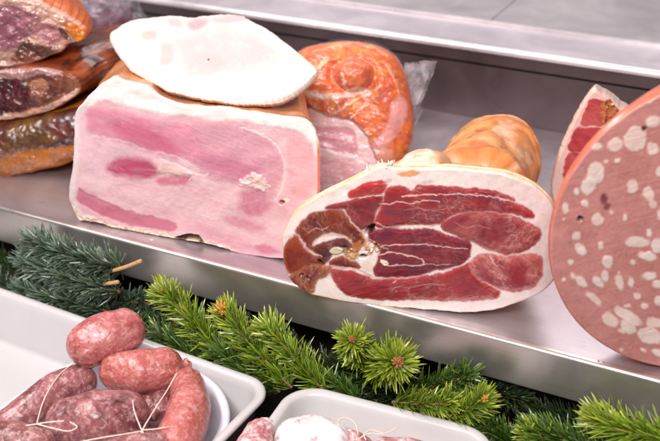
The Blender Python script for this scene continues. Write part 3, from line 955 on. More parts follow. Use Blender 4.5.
# ================================================================== mortadella
MO_A = onz(690, 369.5)
MO_PLANE = vplane(MO_A, MO_A + R_)
MO_C = MO_A + Z_ * 0.1215
MO_R = 0.1215
BLOBS = [(595.6, 173.6, 9, 11, 10), (588.8, 186, 7, 9, 20), (577, 192, 2.5, 3, 0), (565, 207.6, 3, 5, 0), (585.5, 203, 3.5, 3.5, 0), (597.4, 219.4, 5.5, 6, 0), (576.3, 236, 4, 4.5, 0), (580.4, 249, 5.5, 4, 40),
         (601, 246, 2.5, 4, 0), (632.5, 187, 5, 6.5, 0), (648.4, 194, 5.5, 7.5, -20), (653, 204, 4, 4, 0), (637.5, 242, 12, 5.5, 5), (657, 246, 6, 7, 0), (649, 232.6, 3, 4, 0), (608, 258.6, 4.5, 3, 0), (646.6, 256, 8, 4, 15),
         (597, 147, 5, 4, 0), (615.5, 144.5, 8, 6, -20), (635.5, 139, 11, 12, 20), (653, 149, 6, 6, 0), (653, 122, 7, 5, -20), (582, 252, 4, 3, 0), (607.5, 262, 5, 6, 0), (605, 276, 4, 5.5, -20), (598.5, 282.7, 6.5, 4, 45),
         (582, 282, 7, 4, 45), (594, 299, 9, 3.5, 40), (620, 282.6, 4, 7.5, -15), (631, 283, 2.5, 5, -10), (649, 257, 8, 4.5, 10), (649, 276, 7, 4, 0), (657, 284, 5, 4, 0), (637.4, 296.8, 3, 3, 0), (628.4, 316.7, 15, 5, 32),
         (610, 320, 8.5, 6, 45), (628.4, 327, 9, 5.5, 35), (622, 331, 4, 3, 30), (655, 323.5, 9, 5, 12), (650, 335.7, 12, 8, 12), (628, 306, 3, 2, 0), (571, 262, 3, 2.5, 0), (573, 276, 3, 2, 40), (612, 212, 1.6, 2, 0),
         (618, 160, 3, 2.4, 0), (660, 172, 4, 5, 0), (606, 162, 2, 2, 0), (660, 215, 3, 5, 0), (625, 218, 2.2, 3.5, 0), (633, 262, 3, 2, 0), (645, 306, 3, 3, 0), (659, 301, 4, 5, 0), (657, 352, 5, 3, 20), (643, 350, 3, 2, 20)]


def mo_outline():
    a = np.linspace(0, 2 * np.pi, 72, endpoint=False)
    P = MO_C + MO_R * (np.cos(a)[:, None] * MO_PLANE[1] * 1.0 + np.sin(a)[:, None] * Z_)
    d = P - CAM
    return [(330 + FPX * (v @ R_) / (v @ F_), 220.5 - FPX * (v @ U_) / (v @ F_)) for v in d]


def paint_mo(q):
    qa = warp(q, 1.6, 0.18, 33)
    col = np.tile(s2l((202, 136, 130))[None], (len(q), 1))
    col = lay(col, sstep(pat(q, .03, .03, 0, 2), -0.2, 0.4) * 0.5, (188, 120, 110))
    col = lay(col, sstep(pat(q, .3, .3, 0, 4), 0.15, 0.5) * 0.5, (206, 144, 134))
    col = lay(col, sstep(pat(q, .6, .6, 0, 14), 0.25, 0.5) * 0.45, (216, 160, 150))
    col = lay(col, sstep(pat(q, .45, .45, 0, 24), 0.3, 0.55) * 0.5, (184, 108, 108))
    h = pat(q, .3, .3, 0, 5) * 0.00012 + pat(q, .03, .03, 0, 6) * 0.0012 - np.clip(pat(q, .5, .5, 0, 7) - 0.5, 0, 1) * 0.004 + np.clip(pat(q, .012, .5, -14, 17), 0, 1) * 0.0003
    rnd = random.Random(4)
    bl = list(BLOBS)
    out = mo_outline()
    ox = np.array(out)
    c = ox.mean(0)
    for k in range(150):
        x, y = rnd.uniform(ox[:, 0].min(), ox[:, 0].max()), rnd.uniform(ox[:, 1].min(), ox[:, 1].max())
        big = x > 668
        rx = rnd.uniform(3, 10) if big else rnd.uniform(0.8, 1.9)
        if all((x - b[0]) ** 2 + (y - b[1]) ** 2 > (rx + b[2] + 4) ** 2 for b in bl):
            bl.append((x, y, rx, rx * rnd.uniform(0.5, 1.1), rnd.uniform(0, 90)))
    for (cx, cy, rx, ry, an) in bl:
        m = (np.abs(qa[:, 0] - cx) < max(rx, ry) * 2) & (np.abs(qa[:, 1] - cy) < max(rx, ry) * 2)
        if not m.any(): continue
        cs, sn = math.cos(math.radians(an)), math.sin(math.radians(an))
        u = (qa[m, 0] - cx) * cs + (qa[m, 1] - cy) * sn
        v = -(qa[m, 0] - cx) * sn + (qa[m, 1] - cy) * cs
        d = (np.abs(u / rx) ** 2.3 + np.abs(v / ry) ** 2.3) ** (1 / 2.3)
        s = 1.0 / min(rx, ry)
        w = (1 - sstep(d + 0.08 * vnoise(np.column_stack([u * 0.35, v * 0.35, u * 0]), int(cx)), 1 - 1.1 * s, 1 + 1.1 * s))
        tone = 0.5 + 0.5 * math.sin(cx * 3.1 + cy)
        cc = s2l((236, 206 + 10 * tone, 194 + 12 * tone))
        col[m] = col[m] * (1 - w[:, None] * 0.93) + cc * (w[:, None] * 0.93)
        h[m] = h[m] + w * 0.0003
    for cx, cy, rx, ry, c, st, dp in ((580.4, 219, 3, 3, (36, 18, 14), 0.95, 0.003), (644.5, 129, 3, 2.4, (40, 26, 20), 0.9, 0.001), (604, 200, 3.6, 6, (118, 50, 66), 0.85, 0.0008), (607, 208, 3.4, 4, (128, 58, 70), 0.8, 0.0008), (583, 222, 2, 2, (150, 90, 50), 0.7, 0), (571, 243, 1.2, 1.2, (120, 60, 60), 0.6, 0)):
        d = np.hypot((qa[:, 0] - cx) / rx, (qa[:, 1] - cy) / ry)
        w = (1 - sstep(d, 0.6, 1.2)) * st
        col = lay(col, w, c); h = h - w * dp
    sdo = -sdf_poly(q, out)
    col = lay(col, (1 - sstep(sdo + pat(q, .1, .1, 0, 6), 0.3, 1.5)) * 0.8, (206, 114, 92))
    return col, h


mort = thing('mortadella', 'huge round mortadella cut face dotted with white fat cubes at the right edge', 'sausage', MO_A)
ring = cut_face('cut_face', mo_outline(), MO_PLANE, paint_mo, M_MORT, mort, 210, 640, None, 0.002)
steps = [(0, 0, 1, 1, 0), (0.002, 0.0005, 1.008, 1.008, 0), (0.006, 0.002, 1.01, 1.01, 0), (0.02, 0.009, 0.995, 1.0, 0), (0.033, 0.016, 0.98, 0.99, 0), (0.040, 0.019, 0.96, 0.965, 0.002), (0.044, 0.02, 0.9, 0.93, 0.004), (0.045, 0.02, 0.5, 0.6, 0.04)]
rr = body_rings(ring, MO_PLANE, dense(steps, 22), 5, 0.0006, 60)
V, F = rings_mesh(rr, False, True)
colr = lay(np.tile(s2l((212, 108, 80))[None], (len(V), 1)), sstep(fbm(V, 45, 4, 3), -0.1, 0.5) * 0.6, (224, 142, 112))
build('casing', V, F, M_RIND, mort, colr)


# ================================================================== blobs for the background meats
def sphere_pts(n=150, m=110):
    th = np.linspace(0.0001, np.pi - 0.0001, m)
    ph = np.linspace(0, 2 * np.pi, n, endpoint=False)
    T, P = np.meshgrid(th, ph, indexing='ij')
    return np.stack([np.sin(T) * np.cos(P), np.sin(T) * np.sin(P), np.cos(T)], -1), m, n


def blob(centre, radii, rotz=0.0, power=2.6, amp=0.006, nscale=20, seed=0, cuts=(), tilt=0.0, taper=0.0, zmin=None, folds=None, n=190, m=130):
    """lumpy superellipsoid with flat cut planes; returns V,F, unit directions, mask on cut planes"""
    S, m, n = sphere_pts(n, m)
    D = S.reshape(-1, 3)
    r = (np.abs(D[:, 0]) ** power + np.abs(D[:, 1]) ** power + np.abs(D[:, 2]) ** power) ** (-1 / power)
    P = D * r[:, None] * np.array(radii)
    if taper: P[:, 1:] *= (1 - taper * P[:, :1] / radii[0])
    nn = fbm(P, nscale, 4, seed)
    P = P + D * (nn * amp)[:, None]
    if folds is not None: P = P + D * folds(P)[:, None]
    cm = np.zeros(len(P), int)
    for k, (cn, cd) in enumerate(cuts):
        cn = np.array(cn, float); cn /= np.linalg.norm(cn)
        ex = P @ cn - cd
        m_ = ex > 0
        P[m_] -= cn * (ex[m_] - 0.0012 * nn[m_])[:, None]
        cm[m_] = k + 1
    L = P.copy()
    c, s = math.cos(rotz), math.sin(rotz)
    ct, st = math.cos(tilt), math.sin(tilt)
    P = np.stack([P[:, 0] * ct - P[:, 2] * st, P[:, 1], P[:, 0] * st + P[:, 2] * ct], 1)
    P = np.stack([P[:, 0] * c - P[:, 1] * s, P[:, 0] * s + P[:, 1] * c, P[:, 2]], 1) + np.array(centre)
    if zmin is not None: P[:, 2] = np.maximum(P[:, 2], zmin)
    F = grid_faces(m, n, True, flip=True)
    return P, F, L, cm


# wrapped smoked ham behind the block
def wrapped_ham():
    t = thing('smoked_ham_in_film', 'orange smoked ham with pink cut side, wrapped in clear plastic film behind the pale block', 'ham', (-0.095, 0.25, 0.0))
    out = [(296, 62), (308, 51), (328, 43.5), (346, 41), (366, 42.5), (385, 49), (398, 59), (406, 74), (411, 95), (414, 118), (412, 143), (405, 160), (394, 174), (378, 186), (350, 192), (318, 192), (296, 180), (284, 150), (281, 115), (286, 82)]
    pa = onz(385, 187)
    pv = vplane(pa, pa + np.array([0.93, 0.36, 0]))
    nt_ = pv[2] * math.cos(0.42) + Z_ * math.sin(0.42)

    def paint(q):
        qb = warp(warp(q, 2.0, 0.1, 5), 0.8, 0.5, 9)
        col = np.tile(s2l((222, 98, 30))[None], (len(q), 1))
        col = lay(col, sstep(pat(q, .07, .10, 20, 5), -0.1, 0.35) * 0.85, (240, 146, 50))
        col = lay(col, sstep(pat(q, .10, .16, -20, 15), 0.0, 0.4) * 0.8, (196, 58, 28))
        col = lay(col, sstep(pat(q, .2, .4, 35, 25), 0.2, 0.5) * 0.5, (244, 190, 120))
        sdo = -sdf_poly(q, catmull(out, 160))
        e = np.clip(sdo / 34.0, 0, 1)
        h = 0.026 * np.sqrt(1 - (1 - e) ** 2) + 0.004 * pat(q, .05, .07, 15, 41)
        # gathers in the skin
        ang = np.arctan2(q[:, 1] - 76, q[:, 0] - 355)
        dk = np.hypot((qb[:, 0] - 355) / 19.5, (qb[:, 1] - 77) / 16)
        h = h + 0.0012 * np.sin(ang * 7 + 2 * pat(q, .03, .03, 0, 4)) * sstep(dk, 1.2, 2.2)
        # round knob
        h = h + np.where(dk < 1, 0.016 * np.sqrt(np.clip(1 - dk * dk, 0, 1)), 0) - 0.003 * np.exp(-((dk - 1.1) / 0.2) ** 2)
        col = lay(col, (1 - sstep(dk, 0.85, 1.05)) * 0.85, (208, 78, 30))
        col = lay(col, (1 - sstep(dk, 0.85, 1.05)) * sstep(pat(q, .12, .12, 0, 45), -0.1, 0.3) * 0.7, (226, 116, 48))

        def reg(poly, c, soft=1.5, st=0.95, hh=0.0):
            nonlocal col, h
            w = (1 - sstep(sdf_poly(qb, catmull(poly, len(poly) * 5)), -soft, soft)) * st
            col = lay(col, w, c); h = h + w * hh
        # creamy gather below the knob
        for line, wd, c in (([(303, 92.5), (313, 96), (325, 98), (345, 97), (358, 93), (370, 95)], 3.4, (246, 220, 206)), ([(345, 76), (348, 88), (352, 95)], 1.4, (240, 190, 160)), ([(330, 60), (322, 68), (314, 80), (306, 88)], 2.2, (240, 180, 140)),
                            ([(340, 112), (352, 104), (360, 100)], 1.2, (240, 190, 150)), ([(350, 120), (362, 110), (370, 104)], 1.2, (244, 196, 160)), ([(388, 66), (396, 80), (400, 96)], 1.6, (236, 150, 100))):
            d = dist_line(warp(q, 2.5, 0.25, 8), line)
            w = (1 - sstep(d, wd * 0.4, wd * 1.5)) * 0.85
            col = lay(col, w, c); h = h + w * 0.001
        # pink flank on the right
        reg([(394, 102), (402, 98), (408, 112), (402, 128), (393, 142), (384, 150), (374, 156), (366, 152), (378, 140), (388, 122)], (228, 158, 152), 2)
        reg([(378, 158), (372, 150), (384, 148), (392, 152), (388, 166), (376, 170)], (232, 176, 166), 2, 0.6)
        # pink cut side
        face = [(270, 96), (300, 104), (313, 108), (322, 113), (336, 116), (352, 121), (362, 128), (369, 137), (372, 150), (378, 158), (378, 172), (370, 200), (270, 200)]
        sf = sdf_poly(qb, catmull(face, 70))
        w = 1 - sstep(sf, -1.2, 1.2)
        col = lay(col, w, (244, 198, 200))
        h = h * (1 - w) + w * (0.016 + 0.001 * pat(q, .06, .1, 10, 61) + 0.0001 * pat(q, .4, .5, 10, 62))
        m = (1 - sstep(sf, -5, -2))
        reg([(300, 124), (320, 127), (340, 127), (353, 129), (357, 142), (356, 155), (340, 153), (320, 150), (300, 148)], (224, 142, 158), 2, 0.95, -0.0005)
        reg([(300, 158), (330, 158), (355, 164), (350, 182), (320, 186), (300, 186)], (236, 168, 180), 3, 0.9)
        for line, wd, c in (([(300, 151), (320, 153), (342, 155), (358, 158), (376, 162)], 1.3, (246, 214, 214)), ([(300, 122), (320, 124.5), (342, 125), (352, 127)], 1.2, (248, 222, 220)), ([(356, 130), (361, 144), (360, 156)], 1.4, (244, 206, 206)), ([(306, 106), (320, 114), (340, 119), (360, 130), (368, 140)], 1.3, (250, 222, 214))):
            d = dist_line(warp(q, 1.5, 0.2, 8), line)
            col = lay(col, (1 - sstep(d, wd * 0.3, wd * 1.6)) * 0.8, c)
        reg([(304, 101), (311, 104), (314, 109), (307, 108)], (196, 40, 36), 1.0)
        return col, h
    ring = cut_face('front', out, (pa, None, nt_), paint, M_RIND, t, 130, 460, (348, 120), 0.002, 0.6, 8)
    rr = body_rings(ring, pv, dense([(0, 0, 1, 1, 0), (0.006, -0.002, 1.0, 0.99, 0), (0.03, -0.012, 0.97, 0.93, 0), (0.06, -0.024, 0.9, 0.82, 0), (0.085, -0.034, 0.7, 0.6, 0.005), (0.09, -0.036, 0.3, 0.3, 0.02)], 30), 5, 0.004, 30)
    V, F = rings_mesh(rr, False, True)
    col = np.tile(s2l((222, 98, 30))[None], (len(V), 1))
    col = lay(col, sstep(fbm(V, 40, 4, 5), -0.1, 0.35) * 0.85, (228, 134, 52))
    build('skin', V, F, M_RIND, t, col)

    # clear film stretched a few millimetres off the meat
    def paint_film(q):
        sdo = -sdf_poly(q, catmull(fo, 160))
        e = np.clip(sdo / 34.0, 0, 1)
        h = 0.030 * np.sqrt(1 - (1 - e) ** 2) + 0.004 * pat(q, .06, .09, 30, 81) + 0.0025 * np.abs(pat(q, .12, .3, -35, 82))
        dk = np.hypot((q[:, 0] - 355) / 24, (q[:, 1] - 77) / 20)
        return np.ones((len(q), 3)), h + 0.013 * np.exp(-dk ** 2 * 1.3)
    c0 = np.array([348, 118.0])
    fo = [tuple(c0 + (np.array(p) - c0) * 1.035) for p in out]
    fr = cut_face('film', fo, (pa + pv[2] * 0.002, None, nt_), paint_film, M_FILM, t, 80, 300, (348, 118), 0.002, 1.6, 18)
    # gathered tail of the film, standing out on the right
    nu, nv = 60, 40
    U, Vv = np.meshgrid(np.linspace(0, 1, nu), np.linspace(0, 1, nv), indexing='ij')
    a = ony(403, 150, 0.27); b = ony(398, 66, 0.27); c = ony(432, 64, 0.30); d_ = ony(414, 118, 0.29)
    P = (a[None, None] * (1 - U)[..., None] + b[None, None] * U[..., None]) * (1 - Vv)[..., None] + (d_[None, None] * (1 - U)[..., None] + c[None, None] * U[..., None]) * Vv[..., None]
    w = 0.006 * np.sin(U * 16 + 3 * Vv) * Vv + 0.012 * fbm(P.reshape(-1, 3), 40, 4, 6).reshape(nu, nv) * (0.3 + Vv)
    P = P + w[..., None] * np.array([0.25, -1, 0.2])
    P2 = P + np.array([0.002, 0.010, 0]) + (0.008 * fbm(P.reshape(-1, 3), 55, 4, 16).reshape(nu, nv))[..., None] * np.array([0.3, 1, 0.3])
    F3 = grid_faces(nu, nv, closed=False)
    build('film_tail', np.vstack([P.reshape(-1, 3), P2.reshape(-1, 3)]), np.vstack([F3, F3 + nu * nv]), M_FILM2, t)


wrapped_ham()

# cured piece standing behind the mortadella
CP_OUT = [(595, 90), (603, 94), (612, 99), (620, 106), (629, 112), (640, 122), (640, 150), (625, 180), (605, 205), (580, 215), (560, 212), (553, 200), (552, 185), (555, 168), (561, 150), (568, 133), (577, 115), (586, 100)]
CP_A = onz(556, 213) * 1.0
CP_PLANE = vplane(CP_A, CP_A + np.array([0.93, 0.36, 0]))


def paint_cp(q):
    qb = warp(q, 2, 0.2, 3)
    col = np.tile(s2l((236, 200, 190))[None], (len(q), 1))
    h = np.zeros(len(q))
    for poly, c, c2 in (([(590, 100), (600, 99), (606, 104), (603, 124), (592, 126), (580, 124), (585, 110)], (206, 96, 94), (176, 60, 66)), ([(578, 127), (592, 128), (603, 128), (598, 140), (585, 150), (572, 152), (568, 146), (572, 136)], (196, 76, 80), (166, 50, 60)),
                        ([(566, 155), (585, 153), (600, 145), (610, 170), (590, 190), (566, 190)], (200, 90, 90), (170, 60, 64))):
        w = 1 - sstep(sdf_poly(qb, catmull(poly, 40)), -1, 1)
        m = sstep(pat(q, .1, .2, 30, 5), -0.2, 0.3)
        col = lay(col, w, c); col = lay(col, w * m * 0.7, c2)
        h = h + w * 0.0004
    w = 1 - sstep(sdf_poly(qb, [(602, 100), (610, 99), (618, 108), (616, 122), (604, 126), (600, 116)]), -1.5, 1)
    cr = pat(q, .35, .35, 0, 9)
    col = lay(col, w, (196, 116, 70)); col = lay(col, w * sstep(cr, 0, 0.3), (130, 64, 40)); h = h + w * cr * 0.002
    col = lay(col, (1 - sstep(np.abs(sdf_poly(q, catmull(CP_OUT, 80))), 0.5, 2)) * 0.5, (236, 190, 160))
    return col, h


cp = thing('cured_ham_wedge', 'pale-edged wedge of raw cured ham half hidden behind the mortadella', 'ham', (0.16, 0.27, 0.0))
ring = cut_face('cut_face', CP_OUT, CP_PLANE, paint_cp, M_CURED, cp, 90, 300, (592, 150), 0.003, 0.8, 5)
rr = body_rings(ring, CP_PLANE, dense([(0, 0, 1, 1, 0), (0.003, 0, 1.01, 1.005, 0), (0.02, 0.004, 0.98, 0.98, 0), (0.05, 0.01, 0.9, 0.88, 0), (0.07, 0.014, 0.7, 0.7, 0), (0.075, 0.014, 0.3, 0.4, 0.01)], 24), 3, 0.002, 30)
V, F = rings_mesh(rr, False, True)
colr = lay(np.tile(s2l((236, 204, 190))[None], (len(V), 1)), sstep(fbm(V, 40, 3, 2), 0, 0.5) * 0.6, (222, 160, 130))
build('rind', V, F, M_RIND, cp, colr)


# ================================================================== stack of smoked pieces on the left
def smoked_piece(name, label, outline, plane, paint, steps, skin, seed, centre, mat=M_CURED, amp=0.006, nscale=22):
    t = thing(name, label, 'ham', plane[0])
    ring = cut_face('cut_face', outline, plane, paint, mat, t, 120, 420, centre, 0.004, 1.0, seed)
    rr = body_rings(ring, plane, dense(steps, 60), seed, amp, nscale)
    V, F = rings_mesh(rr, False, True)
    build('skin', V, F, M_RIND, t, skin(V))
    return t


def skin_brown(V):
    c = np.tile(s2l((124, 56, 30))[None], (len(V), 1))
    c = lay(c, sstep(fbm(V, 24, 4, 5), -0.1, 0.3) * 0.85, (66, 26, 20))
    c = lay(c, sstep(fbm(V, 34, 4, 25), 0.05, 0.4) * 0.8, (176, 88, 44))
    return lay(c, sstep(fbm(V, 60, 3, 9), 0.1, 0.4) * 0.8, (40, 18, 18))


def skin_orange(V):
    c = np.tile(s2l((218, 132, 42))[None], (len(V), 1))
    c = lay(c, sstep(fbm(V, 26, 4, 5), 0.0, 0.4) * 0.85, (176, 92, 32))
    c = lay(c, sstep(fbm(V, 90, 3, 9), 0.25, 0.5) * 0.6, (120, 60, 24))
    return lay(c, sstep(fbm(V, 40, 3, 19), 0.2, 0.5) * 0.5, (236, 168, 84))


def skin_orange2(V):
    c = np.tile(s2l((200, 96, 34))[None], (len(V), 1))
    return lay(c, sstep(fbm(V, 30, 4, 5), 0.0, 0.4) * 0.8, (196, 78, 30))


def mk_paint(base, regs, seed, outl=None, dome=0.0, lump=0.0):
    def f(q):
        qb = warp(warp(q, 2.5, 0.12, seed), 1, 0.5, seed + 3)
        col = np.tile(s2l(base)[None], (len(q), 1))
        h = lump * pat(q, .06, .09, 10, seed + 60) + lump * 0.4 * pat(q, .2, .2, 10, seed + 61)
        col = lay(col, sstep(pat(q, .08, .14, 10, seed + 62), -0.1, 0.4) * 0.5, [v * 0.7 for v in base])
        if dome:
            e = np.clip(-sdf_poly(q, catmull(outl, 120)) / 22.0, 0, 1)
            h = h + dome * np.sqrt(1 - (1 - e) ** 2)
        for k, (poly, c, c2, soft) in enumerate(regs):
            w = 1 - sstep(sdf_poly(qb, catmull(poly, 50)), -soft, soft)
            m = sstep(pat(q, .06, .12, 20, seed + k), -0.25, 0.3)
            g = pat(q, .15, .5, 20, seed + k + 7)
            col = lay(col, w, c); col = lay(col, w * m * 0.8, c2)
            col = col * (1 + 0.12 * g * w)[:, None]
            h = h + w * (0.0006 + 0.0003 * g)
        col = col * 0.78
        return col, h
    return f


DIRL = np.array([0.93, 0.36, 0])
# lowest
A1 = onz(40, 171.0); P1 = vplane(A1, A1 + DIRL)
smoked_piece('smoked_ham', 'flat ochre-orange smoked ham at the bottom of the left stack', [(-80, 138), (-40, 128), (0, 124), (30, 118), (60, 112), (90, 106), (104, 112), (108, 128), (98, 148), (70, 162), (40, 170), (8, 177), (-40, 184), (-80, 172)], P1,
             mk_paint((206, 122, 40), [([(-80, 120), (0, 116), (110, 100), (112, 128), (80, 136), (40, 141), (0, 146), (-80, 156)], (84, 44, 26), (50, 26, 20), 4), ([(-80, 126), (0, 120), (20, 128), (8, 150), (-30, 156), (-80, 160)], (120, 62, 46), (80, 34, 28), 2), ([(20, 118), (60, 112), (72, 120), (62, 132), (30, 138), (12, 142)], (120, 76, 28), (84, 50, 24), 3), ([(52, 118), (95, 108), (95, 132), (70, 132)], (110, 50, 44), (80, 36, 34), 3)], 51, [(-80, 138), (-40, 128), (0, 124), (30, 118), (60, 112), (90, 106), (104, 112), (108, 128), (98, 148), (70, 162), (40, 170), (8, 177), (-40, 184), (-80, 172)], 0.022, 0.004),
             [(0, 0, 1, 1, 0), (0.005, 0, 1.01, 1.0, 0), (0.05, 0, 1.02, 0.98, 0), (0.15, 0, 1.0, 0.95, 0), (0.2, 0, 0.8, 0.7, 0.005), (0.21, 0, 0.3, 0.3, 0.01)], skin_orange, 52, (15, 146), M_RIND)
# middle
A2 = P1[0] - P1[2] * 0.0; A2 = hit(np.array(0.), np.array(121.), A2, P1[2]); P2_ = vplane(A2, A2 + DIRL)
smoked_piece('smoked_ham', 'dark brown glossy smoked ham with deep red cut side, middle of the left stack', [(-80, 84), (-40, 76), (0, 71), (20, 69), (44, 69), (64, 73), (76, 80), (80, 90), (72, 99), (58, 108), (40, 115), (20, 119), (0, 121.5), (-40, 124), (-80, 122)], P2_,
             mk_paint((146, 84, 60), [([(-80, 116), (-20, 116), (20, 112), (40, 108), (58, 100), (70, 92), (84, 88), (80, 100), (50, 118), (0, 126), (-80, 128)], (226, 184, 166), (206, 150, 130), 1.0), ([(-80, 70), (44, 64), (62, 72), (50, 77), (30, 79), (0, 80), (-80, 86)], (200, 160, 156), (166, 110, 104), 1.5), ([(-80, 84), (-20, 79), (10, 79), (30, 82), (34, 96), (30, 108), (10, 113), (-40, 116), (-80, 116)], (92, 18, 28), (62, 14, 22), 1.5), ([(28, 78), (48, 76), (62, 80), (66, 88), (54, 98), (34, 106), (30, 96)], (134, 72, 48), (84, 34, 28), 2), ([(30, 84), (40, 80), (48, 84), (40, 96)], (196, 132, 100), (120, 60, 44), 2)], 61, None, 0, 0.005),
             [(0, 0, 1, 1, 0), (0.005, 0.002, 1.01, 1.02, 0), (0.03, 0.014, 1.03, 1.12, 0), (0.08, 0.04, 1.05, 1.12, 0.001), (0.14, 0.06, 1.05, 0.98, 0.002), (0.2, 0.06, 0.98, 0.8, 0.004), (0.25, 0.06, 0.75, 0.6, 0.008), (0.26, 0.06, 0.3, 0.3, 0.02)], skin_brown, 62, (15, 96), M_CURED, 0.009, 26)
# top
A3 = hit(np.array(10.), np.array(67.), P1[0] - P1[2] * 0.01, P1[2]); P3 = vplane(A3, A3 + DIRL)
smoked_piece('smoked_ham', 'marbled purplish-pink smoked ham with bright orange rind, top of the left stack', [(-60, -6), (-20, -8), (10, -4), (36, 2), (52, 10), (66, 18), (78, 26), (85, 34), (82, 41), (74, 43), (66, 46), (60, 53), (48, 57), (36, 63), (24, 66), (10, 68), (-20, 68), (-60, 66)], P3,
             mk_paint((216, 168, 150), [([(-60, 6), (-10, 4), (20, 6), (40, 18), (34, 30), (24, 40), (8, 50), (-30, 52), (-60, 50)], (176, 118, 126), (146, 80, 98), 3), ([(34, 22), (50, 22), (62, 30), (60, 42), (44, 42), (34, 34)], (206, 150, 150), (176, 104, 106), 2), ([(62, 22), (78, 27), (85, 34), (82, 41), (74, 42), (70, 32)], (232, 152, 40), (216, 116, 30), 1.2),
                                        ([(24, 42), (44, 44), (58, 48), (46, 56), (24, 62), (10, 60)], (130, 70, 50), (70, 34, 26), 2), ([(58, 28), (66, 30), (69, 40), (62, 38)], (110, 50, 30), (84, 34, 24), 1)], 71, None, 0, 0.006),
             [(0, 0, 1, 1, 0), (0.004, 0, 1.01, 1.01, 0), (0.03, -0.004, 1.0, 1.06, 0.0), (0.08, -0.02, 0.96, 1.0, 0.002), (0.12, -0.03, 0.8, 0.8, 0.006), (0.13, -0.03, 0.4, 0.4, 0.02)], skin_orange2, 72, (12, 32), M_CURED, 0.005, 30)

# vacuum bag behind the stack
bag = thing('vacuum_bag', 'crumpled clear plastic bag of purplish meat behind the left stack', 'bag', (-0.52, 0.33, 0))
V, F, L, cm = blob(ony(84, 22, 0.30), (0.060, 0.045, 0.040), 0.3, 2.3, 0.010, 22, 13)
colr = lay(np.tile(s2l((110, 62, 82))[None], (len(V), 1)), sstep(fbm(L, 30, 4, 5), -0.1, 0.4) * 0.8, (66, 34, 50))
build('meat', V, F, M_RIND, bag, colr)
V, F, L, cm = blob(ony(90, 18, 0.30), (0.075, 0.055, 0.048), 0.3, 2.0, 0.02, 30, 23)
build('film', V, F, M_FILM3, bag)


# ================================================================== trays and dish
def rrect(w, d, r, n=22):
    pts = []
    for cx, cy, a0 in ((w - r, d - r, 0), (-w + r, d - r, 90), (-w + r, -d + r, 180), (w - r, -d + r, 270)):
        for k in range(n + 1):
            a = math.radians(a0 + 90 * k / n)
            pts.append((cx + r * math.cos(a), cy + r * math.sin(a)))
    return np.array(pts)


def make_tray(name, label, cat, centre, w, d, r, rot, zr, zf, mat, slope=0.010, th=0.003, floor_r=0.006, rimw=0.004, group=None):
    t = thing(name, label, cat, (centre[0], centre[1], zf), group)
    prof = [(-w, zf - th), (-slope - floor_r, zf - th), (-slope, zf - th + floor_r), (0.0, zr - 0.004), (rimw, zr - 0.004)]   # outside
    O = []
    # outer wall: from under floor up to rim lip
    seq = [(slope + 0.5 * w, zf - th), (slope + floor_r, zf - th), (slope + floor_r * 0.3, zf - th + floor_r * 0.4), (slope, zf - th + floor_r), (0.002, zr - 0.006), (0.0, zr - 0.005), (-rimw, zr - 0.005), (-rimw - 0.0012, zr - 0.003), (-rimw - 0.0006, zr - 0.0008), (-rimw + 0.0012, zr), (-0.001, zr), (0.0025, zr - 0.0006), (0.0042, zr - 0.003)]
    h = zr - zf
    for k in range(1, 9):
        s = k / 8
        seq.append((0.0042 + (slope) * s, zr - 0.003 - (h - 0.003 - floor_r) * s))
    for k in range(1, 7):
        a = math.pi / 2 * k / 6
        seq.append((0.0042 + slope + floor_r * (1 - math.cos(a)), zf + floor_r * (1 - math.sin(a))))
    seq += [(slope + 0.3 * w, zf), (slope + 0.7 * w, zf)]
    rings = []
    c, s = math.cos(rot), math.sin(rot)
    for off, z in seq:
        ww, dd_ = max(w - off, 0.004), max(d - off, 0.004)
        p = rrect(ww, dd_, min(max(r - off, 0.003), ww * 0.999, dd_ * 0.999))
        rings.append(np.column_stack([centre[0] + p[:, 0] * c - p[:, 1] * s, centre[1] + p[:, 0] * s + p[:, 1] * c, np.full(len(p), z)]))
    V, F = rings_mesh(rings, True, True)
    F = [f[::-1] for f in F]
    build('tray_body', V, F, mat, t)
    return t


def back_edge_centre(pl, pr, w, d):
    """centre of a tray whose back rim runs from pl to pr direction, right end at pr"""
    pl, pr = np.array(pl[:2]), np.array(pr[:2])
    e = (pr - pl) / np.linalg.norm(pr - pl)
    nrm = np.array([e[1], -e[0]])      # towards the camera
    return pr - e * w + nrm * d, math.atan2(e[1], e[0])


c1, rot1 = back_edge_centre((-0.335, -0.0525), (-0.024, -0.069), 0.22, 0.16)
make_tray('serving_tray', 'wide white tray at the lower left under the sausage dish', 'tray', c1, 0.22, 0.16, 0.022, rot1, -0.060, -0.112, M_TRAY)
c2, rot2 = back_edge_centre((0.0, -0.0575), (0.169, -0.046), 0.086, 0.12)
make_tray('serving_tray', 'smaller white tray at bottom centre holding the mould-dusted salami', 'tray', c2, 0.086, 0.12, 0.026, rot2, -0.060, -0.105, M_TRAY)
make_tray('oval_dish', 'glossy white rounded dish piled with raw pink sausages', 'dish', (-0.122, -0.172), 0.090, 0.098, 0.080, -0.1, -0.064, -0.1075, M_DISH, 0.016, 0.0025, 0.012, 0.003)


